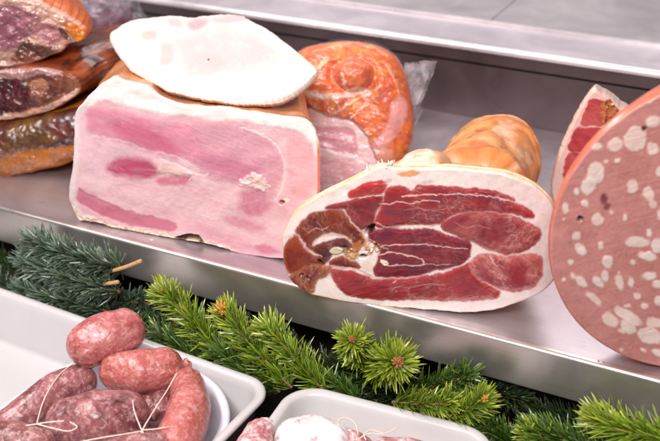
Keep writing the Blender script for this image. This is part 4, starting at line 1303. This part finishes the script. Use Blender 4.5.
# ================================================================== sausages
def sausage_mat(name, stops, white=(236, 196, 190), wamt=0.5, mould=0.0, seed=0.0):
    m, nt, bs = newmat(name)
    tc = N(nt, 'ShaderNodeTexCoord')
    mp = N(nt, 'ShaderNodeMapping'); mp.inputs['Location'].default_value = (seed, seed * 2, 0)
    nt.links.new(tc.outputs['Object'], mp.inputs[0])
    v = mp.outputs[0]
    n1 = noise_out(nt, v, 60, 8, 0.7, 0.5)
    n2 = noise_out(nt, v, 210, 5, 0.65, 0.3)
    n3 = noise_out(nt, v, 520, 3, 0.6)
    c = ramp(nt, n1, stops)
    w = ramp(nt, n2, [(0.50, (0, 0, 0)), (0.64, (wamt,) * 3)])
    c = mixc(nt, w, c, s2l(white))
    dk = ramp(nt, n3, [(0.3, (0.78, 0.68, 0.66)), (0.5, (1, 1, 1))])
    c = mixc(nt, 1.0, c, dk, 'MULTIPLY')
    rough = 0.28
    if mould:
        n4 = noise_out(nt, v, 85, 9, 0.75, 0.3)
        mm = ramp(nt, n4, [(0.56 - mould * 0.34, (0.05,) * 3), (0.66 - mould * 0.2, (0.92,) * 3)])
        c = mixc(nt, mm, c, s2l((238, 234, 234)))
        rough = 0.6
    nt.links.new(c, bs.inputs['Base Color'])
    bs.inputs['Roughness'].default_value = rough
    bs.inputs['Subsurface Weight'].default_value = 0.12
    bs.inputs['Subsurface Radius'].default_value = (1, 0.35, 0.25)
    bs.inputs['Subsurface Scale'].default_value = 0.003
    bs.inputs['Coat Weight'].default_value = 0.0 if mould else 0.3
    bs.inputs['Coat Roughness'].default_value = 0.2
    vo = N(nt, 'ShaderNodeTexVoronoi', feature='DISTANCE_TO_EDGE')
    vo.inputs['Scale'].default_value = 120
    wv = N(nt, 'ShaderNodeVectorMath', operation='ADD')
    nz = N(nt, 'ShaderNodeTexNoise'); nz.inputs['Scale'].default_value = 60; nt.links.new(v, nz.inputs['Vector'])
    sc = N(nt, 'ShaderNodeVectorMath', operation='SCALE'); sc.inputs['Scale'].default_value = 0.02
    nt.links.new(nz.outputs['Color'], sc.inputs[0]); nt.links.new(v, wv.inputs[0]); nt.links.new(sc.outputs[0], wv.inputs[1]); nt.links.new(wv.outputs[0], vo.inputs['Vector'])
    ad = N(nt, 'ShaderNodeMath', operation='MULTIPLY_ADD'); ad.inputs[1].default_value = 1.2
    nt.links.new(vo.outputs['Distance'], ad.inputs[0]); nt.links.new(n2, ad.inputs[2])
    bump(nt, bs, ad.outputs[0], 0.55, 0.0012)
    return m


SM_PINK = sausage_mat('pink_casing', [(0.28, (136, 68, 58)), (0.42, (176, 92, 90)), (0.56, (196, 118, 116)), (0.75, (212, 152, 146))], wamt=0.35)
SM_RED = sausage_mat('red_casing', [(0.28, (134, 66, 50)), (0.42, (178, 92, 84)), (0.58, (194, 112, 108)), (0.75, (210, 154, 144))], wamt=0.35, seed=3.3)
SM_DULL = sausage_mat('mauve_casing', [(0.28, (80, 40, 40)), (0.42, (124, 68, 72)), (0.58, (160, 98, 100)), (0.75, (196, 150, 140))], wamt=0.4, seed=5.1)
SM_DULL2 = sausage_mat('brown_casing', [(0.28, (74, 36, 34)), (0.42, (116, 62, 62)), (0.58, (152, 90, 88)), (0.75, (190, 144, 132))], wamt=0.4, seed=8.7)
SM_MOULD = sausage_mat('mould_casing', [(0.30, (120, 50, 56)), (0.5, (176, 96, 102)), (0.75, (210, 150, 150))], wamt=0.5, mould=0.75, seed=2.0)
SM_MOULD2 = sausage_mat('thin_mould_casing', [(0.30, (132, 58, 64)), (0.5, (190, 106, 112)), (0.75, (216, 150, 150))], wamt=0.5, mould=0.25, seed=6.0)


def link(name, label, cat, pts, radii, mat, seed, group, knot=None, amp=0.0016, floor=None):
    radii = [q * 1.17 for q in radii] if name == 'raw_sausage' else radii
    P = [onz(x, y, z) for x, y, z in pts]
    t = thing(name, label, cat, np.mean(P, axis=0), group)
    m = 90
    path = catmull(P, m, False)
    L = np.linalg.norm(path[-1] - path[0])
    u = np.linspace(0, 1, m)
    r = np.interp(u, np.linspace(0, 1, len(radii)), radii)
    ln = np.sum(np.linalg.norm(np.diff(path, axis=0), axis=1))
    T0 = path[0] - path[1]; T0 /= np.linalg.norm(T0)
    T1 = path[-1] - path[-2]; T1 /= np.linalg.norm(T1)
    ext = 14
    a = np.linspace(0, math.pi / 2, ext)
    head = [(path[0] + T0 * r[0] * 0.95 * math.sin(x), r[0] * max(math.cos(x), 0.03)) for x in a[::-1]][:-1]
    tail = [(path[-1] + T1 * r[-1] * 0.95 * math.sin(x), r[-1] * max(math.cos(x), 0.03)) for x in a][1:]
    pp = np.array([h[0] for h in head] + list(path) + [h[0] for h in tail])
    rr = np.array([h[1] for h in head] + list(r) + [h[1] for h in tail])
    T = np.gradient(pp, axis=0); T /= np.linalg.norm(T, axis=1)[:, None] + 1e-9
    ns = 72
    ang = np.linspace(0, 2 * np.pi, ns, endpoint=False)
    rings = []
    for k in range(len(pp)):
        s = np.cross(T[k], Z_); s /= np.linalg.norm(s) + 1e-9
        b = np.cross(s, T[k])
        rings.append(pp[k] + rr[k] * (np.cos(ang)[:, None] * s + np.sin(ang)[:, None] * b))
    rings = np.array(rings)
    nn = fbm(rings.reshape(-1, 3), 45, 4, seed).reshape(len(pp), ns)
    n5 = fbm(rings.reshape(-1, 3), 160, 3, seed + 3).reshape(len(pp), ns)
    # gathers of casing towards the tied ends
    endw = np.clip(1 - np.minimum(np.arange(len(pp)), len(pp) - 1 - np.arange(len(pp))) / 26.0, 0, 1)
    gath = np.sin(ang * 11 + seed)[None] * 0.0009 * endw[:, None]
    rad = (rings - pp[:, None]) / rr[:, None, None]
    rings = rings + rad * ((nn * amp + n5 * 0.0003 + gath) * np.minimum(1, rr / max(radii))[:, None])[..., None]
    V, F = rings_mesh(rings, True, True)
    build('casing', V, F, mat, t)
    if knot is not None:
        tip = pp[0] if knot == 0 else pp[-1]
        dv = T0 if knot == 0 else T1
        V, F = tube([tip - dv * 0.004, tip + dv * 0.002, tip + dv * 0.007], [0.006, 0.0035, 0.006, 0.002], 30, 1, seed, 0.003, 200, m=24, up=(0.1, 0.2, 1))
        build('tied_end', V, F, mat, t)
    return t


SG = 'raw sausages heaped in the white dish'
link('raw_sausage', 'plump pink sausage on the very top of the heap', 'sausage', [(88, 345, -0.030), (104, 337, -0.027), (124, 331, -0.028)], [0.0165, 0.0178, 0.0168], SM_PINK, 11, SG)
link('raw_sausage', 'pinkish-red sausage with a knotted right end, just below the topmost one', 'sausage', [(118, 371, -0.048), (142, 371, -0.046), (164, 368, -0.047)], [0.0145, 0.0165, 0.0152], SM_RED, 23, SG, knot=1)
link('raw_sausage', 'reddish sausage standing on end against the right rim of the dish', 'sausage', [(187, 384, -0.052), (190, 402, -0.052), (184, 428, -0.054), (166, 462, -0.058)], [0.0120, 0.0152, 0.0160, 0.0155], SM_RED, 37, SG)
link('raw_sausage', 'mauve sausage under the left side of the topmost one, string across it', 'sausage', [(80, 381, -0.058), (58, 391, -0.060), (32, 409, -0.064), (10, 424, -0.068)], [0.0130, 0.0145, 0.0135, 0.012], SM_DULL, 41, SG)
link('raw_sausage', 'thick dull pink sausage lying along the front centre of the heap', 'sausage', [(70, 424, -0.058), (98, 420, -0.055), (126, 416, -0.056)], [0.0180, 0.0215, 0.0175], SM_DULL, 53, SG, knot=1)
link('raw_sausage', 'dark mauve sausage at the bottom left corner of the heap', 'sausage', [(-14, 440, -0.050), (14, 442, -0.048), (38, 445, -0.048)], [0.0125, 0.0145, 0.012], SM_DULL2, 61, SG)
link('raw_sausage', 'shadowed brownish sausage deep in the gap between the front and right ones', 'sausage', [(144, 412, -0.074), (158, 410, -0.074), (172, 404, -0.076)], [0.013, 0.0155, 0.013], SM_DULL2, 71, SG)
link('raw_sausage', 'brownish sausage at the very bottom centre, strings crossing over it', 'sausage', [(100, 464, -0.052), (130, 458, -0.050), (156, 452, -0.052)], [0.014, 0.016, 0.014], SM_DULL2, 77, SG)

SG2 = 'mould-dusted salami in the centre tray'
link('dry_salami', 'pink salami with a tied tip, leftmost in the centre tray', 'salami', [(260, 434, -0.062), (254, 448, -0.062), (248, 462, -0.062)], [0.0125, 0.0150, 0.0150], SM_MOULD2, 83, SG2, knot=0)
link('dry_salami', 'fat salami thickly coated in white mould, middle of the centre tray', 'salami', [(296, 441, -0.056), (312, 440, -0.055), (330, 446, -0.056)], [0.0180, 0.0205, 0.0185], SM_MOULD, 89, SG2, amp=0.0025)
link('dry_salami', 'short whitish salami with a loop of string, right of the thickly coated one', 'salami', [(346, 446, -0.060), (354, 450, -0.060), (364, 460, -0.060)], [0.0140, 0.0150, 0.014], SM_MOULD2, 97, SG2)
link('dry_salami', 'pinkish salami lying at the right end of the centre tray', 'salami', [(384, 454, -0.066), (410, 457, -0.066), (436, 462, -0.066)], [0.013, 0.0145, 0.013], SM_MOULD2, 103, SG2)


def string(label, lines, z, group='butcher strings around the sausages', r=0.00055, name='butcher_string'):
    t = thing(name, label, 'string', onz(lines[0][0][0], lines[0][0][1], z), group)
    for ln in lines:
        P = [onz(p[0], p[1], p[2] if len(p) > 2 else z) for p in ln]
        V, F = tube(P, [r, r, r, r], 8, 1, 1, r * 0.5, 600, m=60, up=(0.3, 0.2, 1))
        build('strand', V, F, M_STRING, t)


string('strands meeting in a knot in front of the right-hand sausage', [[(177, 373, -0.034), (166, 392, -0.034), (153, 412, -0.035), (142, 431, -0.036), (136, 446, -0.038)], [(133, 394, -0.040), (134, 410, -0.036), (142, 431, -0.036)], [(142, 431, -0.036), (125, 434, -0.034), (100, 438, -0.033), (70, 444, -0.034)], [(142, 430, -0.036), (155, 429, -0.036), (168, 427, -0.037)], [(142, 431, -0.036), (150, 440, -0.036), (156, 450, -0.036)]], -0.035)
string('pale strand looped over the left mauve sausage and the front one', [[(76, 362, -0.046), (62, 372, -0.043), (50, 388, -0.042), (42, 405, -0.042), (37, 423, -0.036)], [(0, 432, -0.036), (18, 427, -0.035), (37, 424, -0.034), (50, 422, -0.034), (64, 421, -0.033)], [(37, 424, -0.034), (52, 428, -0.033), (68, 431, -0.032), (77, 427, -0.032), (70, 422, -0.033)]], -0.04)
string('thin loop of string on the whitish salami in the centre tray', [[(336, 424, -0.044), (342, 418, -0.043), (350, 419, -0.043), (356, 425, -0.043), (358, 434, -0.043)], [(360, 438, -0.044), (368, 434, -0.044), (384, 434, -0.045), (398, 427, -0.044)], [(366, 440, -0.045), (364, 434, -0.044), (372, 430, -0.044), (384, 434, -0.045)]], -0.044)


# ================================================================== fir sprigs
def sprig(label, path, mat, nl=0.013, dens=1.0, seed=0, bud=None, group='fir sprigs laid between shelf and trays', spread=62, cut=None, budr=0.0035, nw=0.00055, budmat=None, tipangle=25, face=None):
    """path: list of (px, py, depth y) from base to tip"""
    P = [ony(x, y, yy) for x, y, yy in path]
    nl = nl * (1.12 if mat is M_ND_DARK else 1.32)
    nw = 0.00082
    dens = dens * (1.0 if mat is M_ND_LIME else 1.15)
    rnd = np.random.RandomState(seed)
    t = thing('fir_sprig', label, 'fir sprig', P[0], group)
    m = 60
    C = catmull(P, m, False)
    V, F = tube(C[::6], [0.0015, 0.0014, 0.0012, 0.0009], 10, 1, 1, 0.0007, 500, m=60, up=(0.2, 0.3, 1))
    build('twig', V, F, M_TWIG, t)
    ln = np.sum(np.linalg.norm(np.diff(C, axis=0), axis=1))
    n = int(ln * 5200 * dens) + (60 if bud else 30)
    T = np.gradient(C, axis=0); T /= np.linalg.norm(T, axis=1)[:, None]
    if bud and budr > 0.004: C = C.copy()
    u = rnd.rand(n)
    if bud: u[:int(n * 0.16)] = 1 - rnd.rand(int(n * 0.16)) * 0.06
    u[int(n * 0.16):] = u[int(n * 0.16):] ** 0.9
    k = np.clip(u * (m - 1), 0, m - 1.001)
    i = k.astype(int); f = (k - i)[:, None]
    p = C[i] * (1 - f) + C[i + 1] * f
    tt = T[i]
    a = rnd.rand(n) * 2 * np.pi
    s = np.cross(tt, Z_); s /= np.linalg.norm(s, axis=1)[:, None] + 1e-9
    b = np.cross(s, tt)
    rad = np.cos(a)[:, None] * s + np.sin(a)[:, None] * b
    vc = CAM - C.mean(0); vc /= np.linalg.norm(vc)
    if spread < 75:       # needles part along the upper side and leave the twig showing
        fac = rad @ vc
        a2 = np.where((fac > 0.45) & (rnd.rand(n) < (0.6 if mat is M_ND_LIME else 0.25)), a + np.pi * (0.6 + 0.8 * rnd.rand(n)), a)
        rad = np.cos(a2)[:, None] * s + np.sin(a2)[:, None] * b
    spr = np.radians(spread + rnd.randn(n) * 17)
    near = sstep(u, 0.9, 1.0)
    spr = spr * (1 - near * rnd.rand(n) * (1 - tipangle / spread))
    dr = tt * np.cos(spr)[:, None] + rad * np.sin(spr)[:, None]
    L = nl * (0.62 + 0.55 * rnd.rand(n)) * (1 - 0.25 * near)
    mid = p + dr * (L * 0.5)[:, None] + rnd.randn(n, 3) * 0.0003
    bend = (tt * 0.30 + Z_ * 0.10 + rnd.randn(n, 3) * 0.16)
    tip = p + dr * L[:, None] + bend * (L * 0.5)[:, None]
    w = nw * (0.85 + 0.3 * rnd.rand(n))
    e1 = np.cross(dr, bend + 0.3 * rad + 0.01); e1 /= np.linalg.norm(e1, axis=1)[:, None] + 1e-9
    e2 = np.cross(dr, e1)
    verts = []
    for (c, sc) in ((p, 0.6), (mid, 1.0), (tip - (tip - mid) * 0.25, 0.8)):
        for q in range(4):
            an = q * math.pi / 2
            verts.append(c + (e1 * math.cos(an) + e2 * (0.55 * math.sin(an))) * (w * sc)[:, None])
    verts.append(tip)
    VV = np.stack(verts, 1)            # n,13,3
    idx = np.arange(n)[:, None, None] * 13
    quads = []
    for lv in (0, 1):
        for q in range(4):
            quads.append([lv * 4 + q, lv * 4 + (q + 1) % 4, lv * 4 + 4 + (q + 1) % 4, lv * 4 + 4 + q])
    Q = (np.array(quads)[None] + idx).reshape(-1, 4)
    tris = np.array([[8 + q, 8 + (q + 1) % 4, 12] for q in range(4)])
    Tn = (tris[None] + idx).reshape(-1, 3)
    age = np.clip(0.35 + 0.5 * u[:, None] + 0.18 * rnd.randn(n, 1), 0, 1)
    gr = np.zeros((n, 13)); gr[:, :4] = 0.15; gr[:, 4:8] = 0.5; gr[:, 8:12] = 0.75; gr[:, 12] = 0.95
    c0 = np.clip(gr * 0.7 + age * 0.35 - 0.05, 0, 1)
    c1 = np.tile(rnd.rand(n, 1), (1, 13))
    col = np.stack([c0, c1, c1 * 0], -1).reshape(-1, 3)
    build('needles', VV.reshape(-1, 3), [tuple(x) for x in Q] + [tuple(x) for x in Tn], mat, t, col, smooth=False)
    if bud:
        # cluster of scale tips
        vs, fs = [], []
        o = C[-1] + T[-1] * budr * 0.9 + (CAM - C[-1]) / np.linalg.norm(CAM - C[-1]) * budr * 0.9
        for j in range(46):
            d = T[-1] * rnd.uniform(0.2, 1.0) + rnd.randn(3) * 0.55
            d /= np.linalg.norm(d)
            c_ = o + d * budr * rnd.uniform(0.3, 0.9)
            r_ = budr * rnd.uniform(0.15, 0.27)
            sv, sm, sn = sphere_pts(8, 6)
            sv = sv.reshape(-1, 3) * r_
            sv = sv + np.outer(sv @ d, d) * 1.1 + c_
            fs += [tuple(x + len(vs) * 48) for x in grid_faces(6, 8, True, True)]
            vs.append(sv)
        build('bud', np.vstack(vs), fs, budmat or M_BUD, t)
    if cut:
        pts = [ony(x, y, yy) for x, y, yy in cut]
        V, F = tube(pts, [0.0018, 0.0020, 0.0020], 12, 1, 4, 0.0003, 300, m=14, up=(0.2, 0.3, 1))
        build('cut_end', V, F, M_CUTWOOD, t)


Y = -0.030
sprig('blue-green sprig lying over the steel lip at upper left, cut stub pointing right', [(122, 268, Y), (95, 262, Y), (62, 252, Y), (30, 240, Y)], M_ND_DARK, 0.017, 1.3, 1, spread=60, cut=[(112, 271, Y - .004), (126, 267, Y - .006), (141, 261, Y - .008)])
sprig('dark blue-green sprig just below the one with the cut stub', [(120, 292, Y - .004), (88, 284, Y - .006), (54, 272, Y - .006), (24, 260, Y - .004)], M_ND_DARK, 0.018, 1.2, 2, spread=58, cut=[(104, 284, Y - .008), (111, 283, Y - .010), (118, 282, Y - .012)])
sprig('blue-green sprig tip poking in at the left edge above the tray', [(28, 300, Y), (12, 292, Y), (-4, 280, Y), (-20, 266, Y)], M_ND_DARK, 0.016, 1.2, 3)
sprig('dark drooping sprig behind the rim of the wide tray', [(110, 312, Y - .004), (80, 304, Y - .004), (50, 298, Y - .004), (20, 292, Y - .004)], M_ND_DARK, 0.017, 1.2, 4)
sprig('dull dark green sprig between the blue-green one and the first lime one', [(100, 302, -.018), (122, 302, -.018), (145, 303, -.018), (166, 312, -.018)], M_ND_DARK, 0.013, 1.1, 5, spread=72)
sprig('deep green sprig right above the topmost sausage', [(120, 322, -.035), (138, 326, -.035), (156, 333, -.035), (178, 348, -.035)], M_ND_MID, 0.014, 1.1, 6)
sprig('lime-green sprig with an upright orange tip, leftmost of the lime ones', [(226, 358, -.045), (210, 342, -.042), (192, 320, -.040), (176, 303, -.038), (164, 292, -.036)], M_ND_LIME, 0.0150, 1.35, 7, bud=True, budr=0.002, spread=50)
sprig('darker half-hidden sprig under the leftmost lime one', [(212, 372, -.048), (192, 356, -.047), (172, 342, -.045), (158, 334, -.044)], M_ND_MID, 0.014, 1.2, 8, spread=50)
sprig('lime-green sprig with a bright orange crusty bud at its tip', [(292, 388, -.048), (272, 368, -.046), (250, 344, -.043), (236, 326, -.040), (226, 313, -.038)], M_ND_LIME, 0.0150, 1.35, 9, bud=True, budr=0.0062, spread=50)
sprig('long lime-green sprig running down towards the corner gap between the trays', [(326, 392, -.046), (308, 374, -.044), (290, 352, -.041), (276, 336, -.039), (266, 327, -.037)], M_ND_LIME, 0.0145, 1.35, 10, bud=True, budr=0.0018, spread=52)
sprig('mid-green sprig under the two lime ones, close to the wide tray corner', [(280, 392, -.05), (262, 380, -.050), (240, 366, -.049), (222, 352, -.048)], M_ND_MID, 0.014, 1.3, 11, spread=48)
sprig('green rosette facing out with a small brown bud', [(360, 362, -.010), (358, 354, -.018), (354, 345, -.032), (352, 340, -.040)], M_ND_LIME, 0.0135, 1.6, 12, bud=True, budr=0.0032, spread=80, tipangle=62, budmat=M_BUDRED)
sprig('large yellow-green rosette with a reddish-brown bud under the lip', [(372, 366, -.012), (382, 366, -.022), (391, 364, -.036), (397, 362, -.047)], M_ND_LIME, 0.0165, 1.7, 13, bud=True, budr=0.0048, spread=80, tipangle=62, budmat=M_BUDRED)
sprig('loose green sprig end between the first rosette and the long lime sprig', [(362, 402, -.040), (350, 394, -.038), (338, 386, -.037), (328, 380, -.036)], M_ND_MID, 0.011, 1.3, 14, bud=True, budr=0.0012)
sprig('fresh green sprig lying behind the salami tray rim', [(392, 402, -.040), (412, 404, -.038), (434, 404, -.037), (452, 402, -.036)], M_ND_LIME, 0.012, 1.2, 15, spread=66)
sprig('green sprig with a brownish tip at the corner of the salami tray', [(430, 422, -.036), (452, 416, -.034), (470, 408, -.033), (482, 400, -.032)], M_ND_LIME, 0.013, 1.4, 16, bud=True, budr=0.003, spread=62)
sprig('dim green sprig tucked against the lip right of the large rosette', [(410, 392, -.018), (430, 388, -.018), (450, 382, -.018), (470, 376, -.018)], M_ND_MID, 0.012, 1.1, 17, spread=60)
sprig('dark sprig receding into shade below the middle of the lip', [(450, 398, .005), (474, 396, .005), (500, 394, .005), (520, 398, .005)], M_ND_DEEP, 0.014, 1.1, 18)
sprig('green sprig under the salami tray corner at the bottom edge', [(520, 448, -.030), (505, 440, -.030), (492, 430, -.030), (478, 424, -.030)], M_ND_MID, 0.013, 1.2, 19)
sprig('bright green sprig tip in the bottom right corner', [(700, 452, -.034), (672, 444, -.034), (640, 434, -.034), (615, 426, -.034), (598, 420, -.034)], M_ND_LIME, 0.0155, 1.5, 20, bud=True, budr=0.0016, spread=46)
sprig('green sprig cut by the bottom edge, left of the bottom right one', [(620, 462, -.032), (590, 450, -.032), (560, 440, -.032), (534, 432, -.032)], M_ND_MID, 0.015, 1.4, 21, bud=True, budr=0.0014, spread=48)
sprig('yellowish sprig tip at the bottom edge below the dark gap', [(560, 456, -.036), (548, 448, -.036), (538, 440, -.036), (530, 434, -.036)], M_ND_LIME, 0.012, 1.4, 22, bud=True, budr=0.0012, spread=50)
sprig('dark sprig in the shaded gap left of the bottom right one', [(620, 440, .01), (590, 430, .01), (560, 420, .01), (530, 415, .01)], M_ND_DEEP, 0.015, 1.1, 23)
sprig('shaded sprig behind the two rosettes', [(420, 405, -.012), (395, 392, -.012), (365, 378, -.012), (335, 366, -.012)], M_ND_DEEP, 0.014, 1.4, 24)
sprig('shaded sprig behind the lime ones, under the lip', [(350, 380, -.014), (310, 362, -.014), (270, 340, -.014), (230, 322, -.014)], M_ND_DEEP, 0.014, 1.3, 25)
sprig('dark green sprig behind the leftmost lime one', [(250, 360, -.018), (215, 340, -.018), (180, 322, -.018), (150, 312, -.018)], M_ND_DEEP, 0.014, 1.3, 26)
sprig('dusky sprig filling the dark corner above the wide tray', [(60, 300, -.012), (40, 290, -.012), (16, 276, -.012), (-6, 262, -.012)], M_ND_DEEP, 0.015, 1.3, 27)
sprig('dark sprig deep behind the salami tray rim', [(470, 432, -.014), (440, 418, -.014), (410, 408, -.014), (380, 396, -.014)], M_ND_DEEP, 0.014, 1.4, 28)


# ================================================================== scraps
def scrap(name, label, cat, px, py, z, r, colr_, seed, n=3):
    rnd = np.random.RandomState(seed)
    vs, fs = [], []
    o = onz(px, py, z)
    for j in range(n):
        sv, sm, sn = sphere_pts(14, 10)
        sv = sv.reshape(-1, 3)
        c_ = o + np.array([rnd.randn() * r * 1.2, abs(rnd.randn()) * r * 0.6, r * 0.4])
        q = sv * r * rnd.uniform(0.4, 0.9) * np.array([1.2, 0.8, 0.5])
        q = q * (1 + 0.5 * fbm(sv, 2.0, 3, seed + j))[:, None] + c_
        q[:, 2] = np.maximum(q[:, 2], z + 0.0002)
        fs += [tuple(x + len(vs) * 140) for x in grid_faces(10, 14, True, True)]
        vs.append(q)
    V = np.vstack(vs)
    return tag(build(name, V, fs, M_CURED, None, np.tile(s2l(colr_)[None], (len(V), 1))), label, cat)


scrap('meat_crumb', 'tiny red meat crumb on the steel just below the mortadella', 'crumb', 600, 362, 0, 0.0014, (160, 50, 60), 1, 2)
scrap('meat_scrap', 'frayed pale pink scrap on the steel between dry-cured ham and mortadella', 'scrap', 583, 303, 0, 0.0030, (226, 150, 150), 2, 7)
scrap('fat_crumb', 'small white fat crumb on the steel in front of the cooked ham', 'crumb', 150, 240, 0, 0.0014, (236, 220, 206), 3, 2)

# frayed tuft of fat on the upper edge of the dry-cured ham
rnd = np.random.RandomState(7)
VV, FF = [], []
cnt = 0
pa, d_, n_ = PRO_PLANE
for j in range(26):
    x, y = rnd.uniform(362, 392), 0
    y = 174 - (x - 362) * 0.30 + rnd.uniform(-1.0, 1.5)
    p = hit(np.array(x), np.array(y), pa, n_) - n_ * rnd.uniform(0.000, 0.004)
    e = np.array([rnd.uniform(-.004, .004), rnd.uniform(-.001, .003), rnd.uniform(.0015, .006)])
    V, F = tube([p - np.array([0, 0, .001]), p + e * 0.5 + rnd.randn(3) * 0.0006, p + e], [0.0009, 0.0007, 0.0002], 6, 1, j, 0.0004, 400, m=10, up=(0.3, 1, 0.1))
    FF += [tuple(i + cnt for i in f) for f in F]
    VV.append(V); cnt += len(V)
VV = np.vstack(VV)
build('frayed_fat', VV, FF, M_FAT, pro, np.tile(s2l((240, 222, 206))[None], (len(VV), 1)))
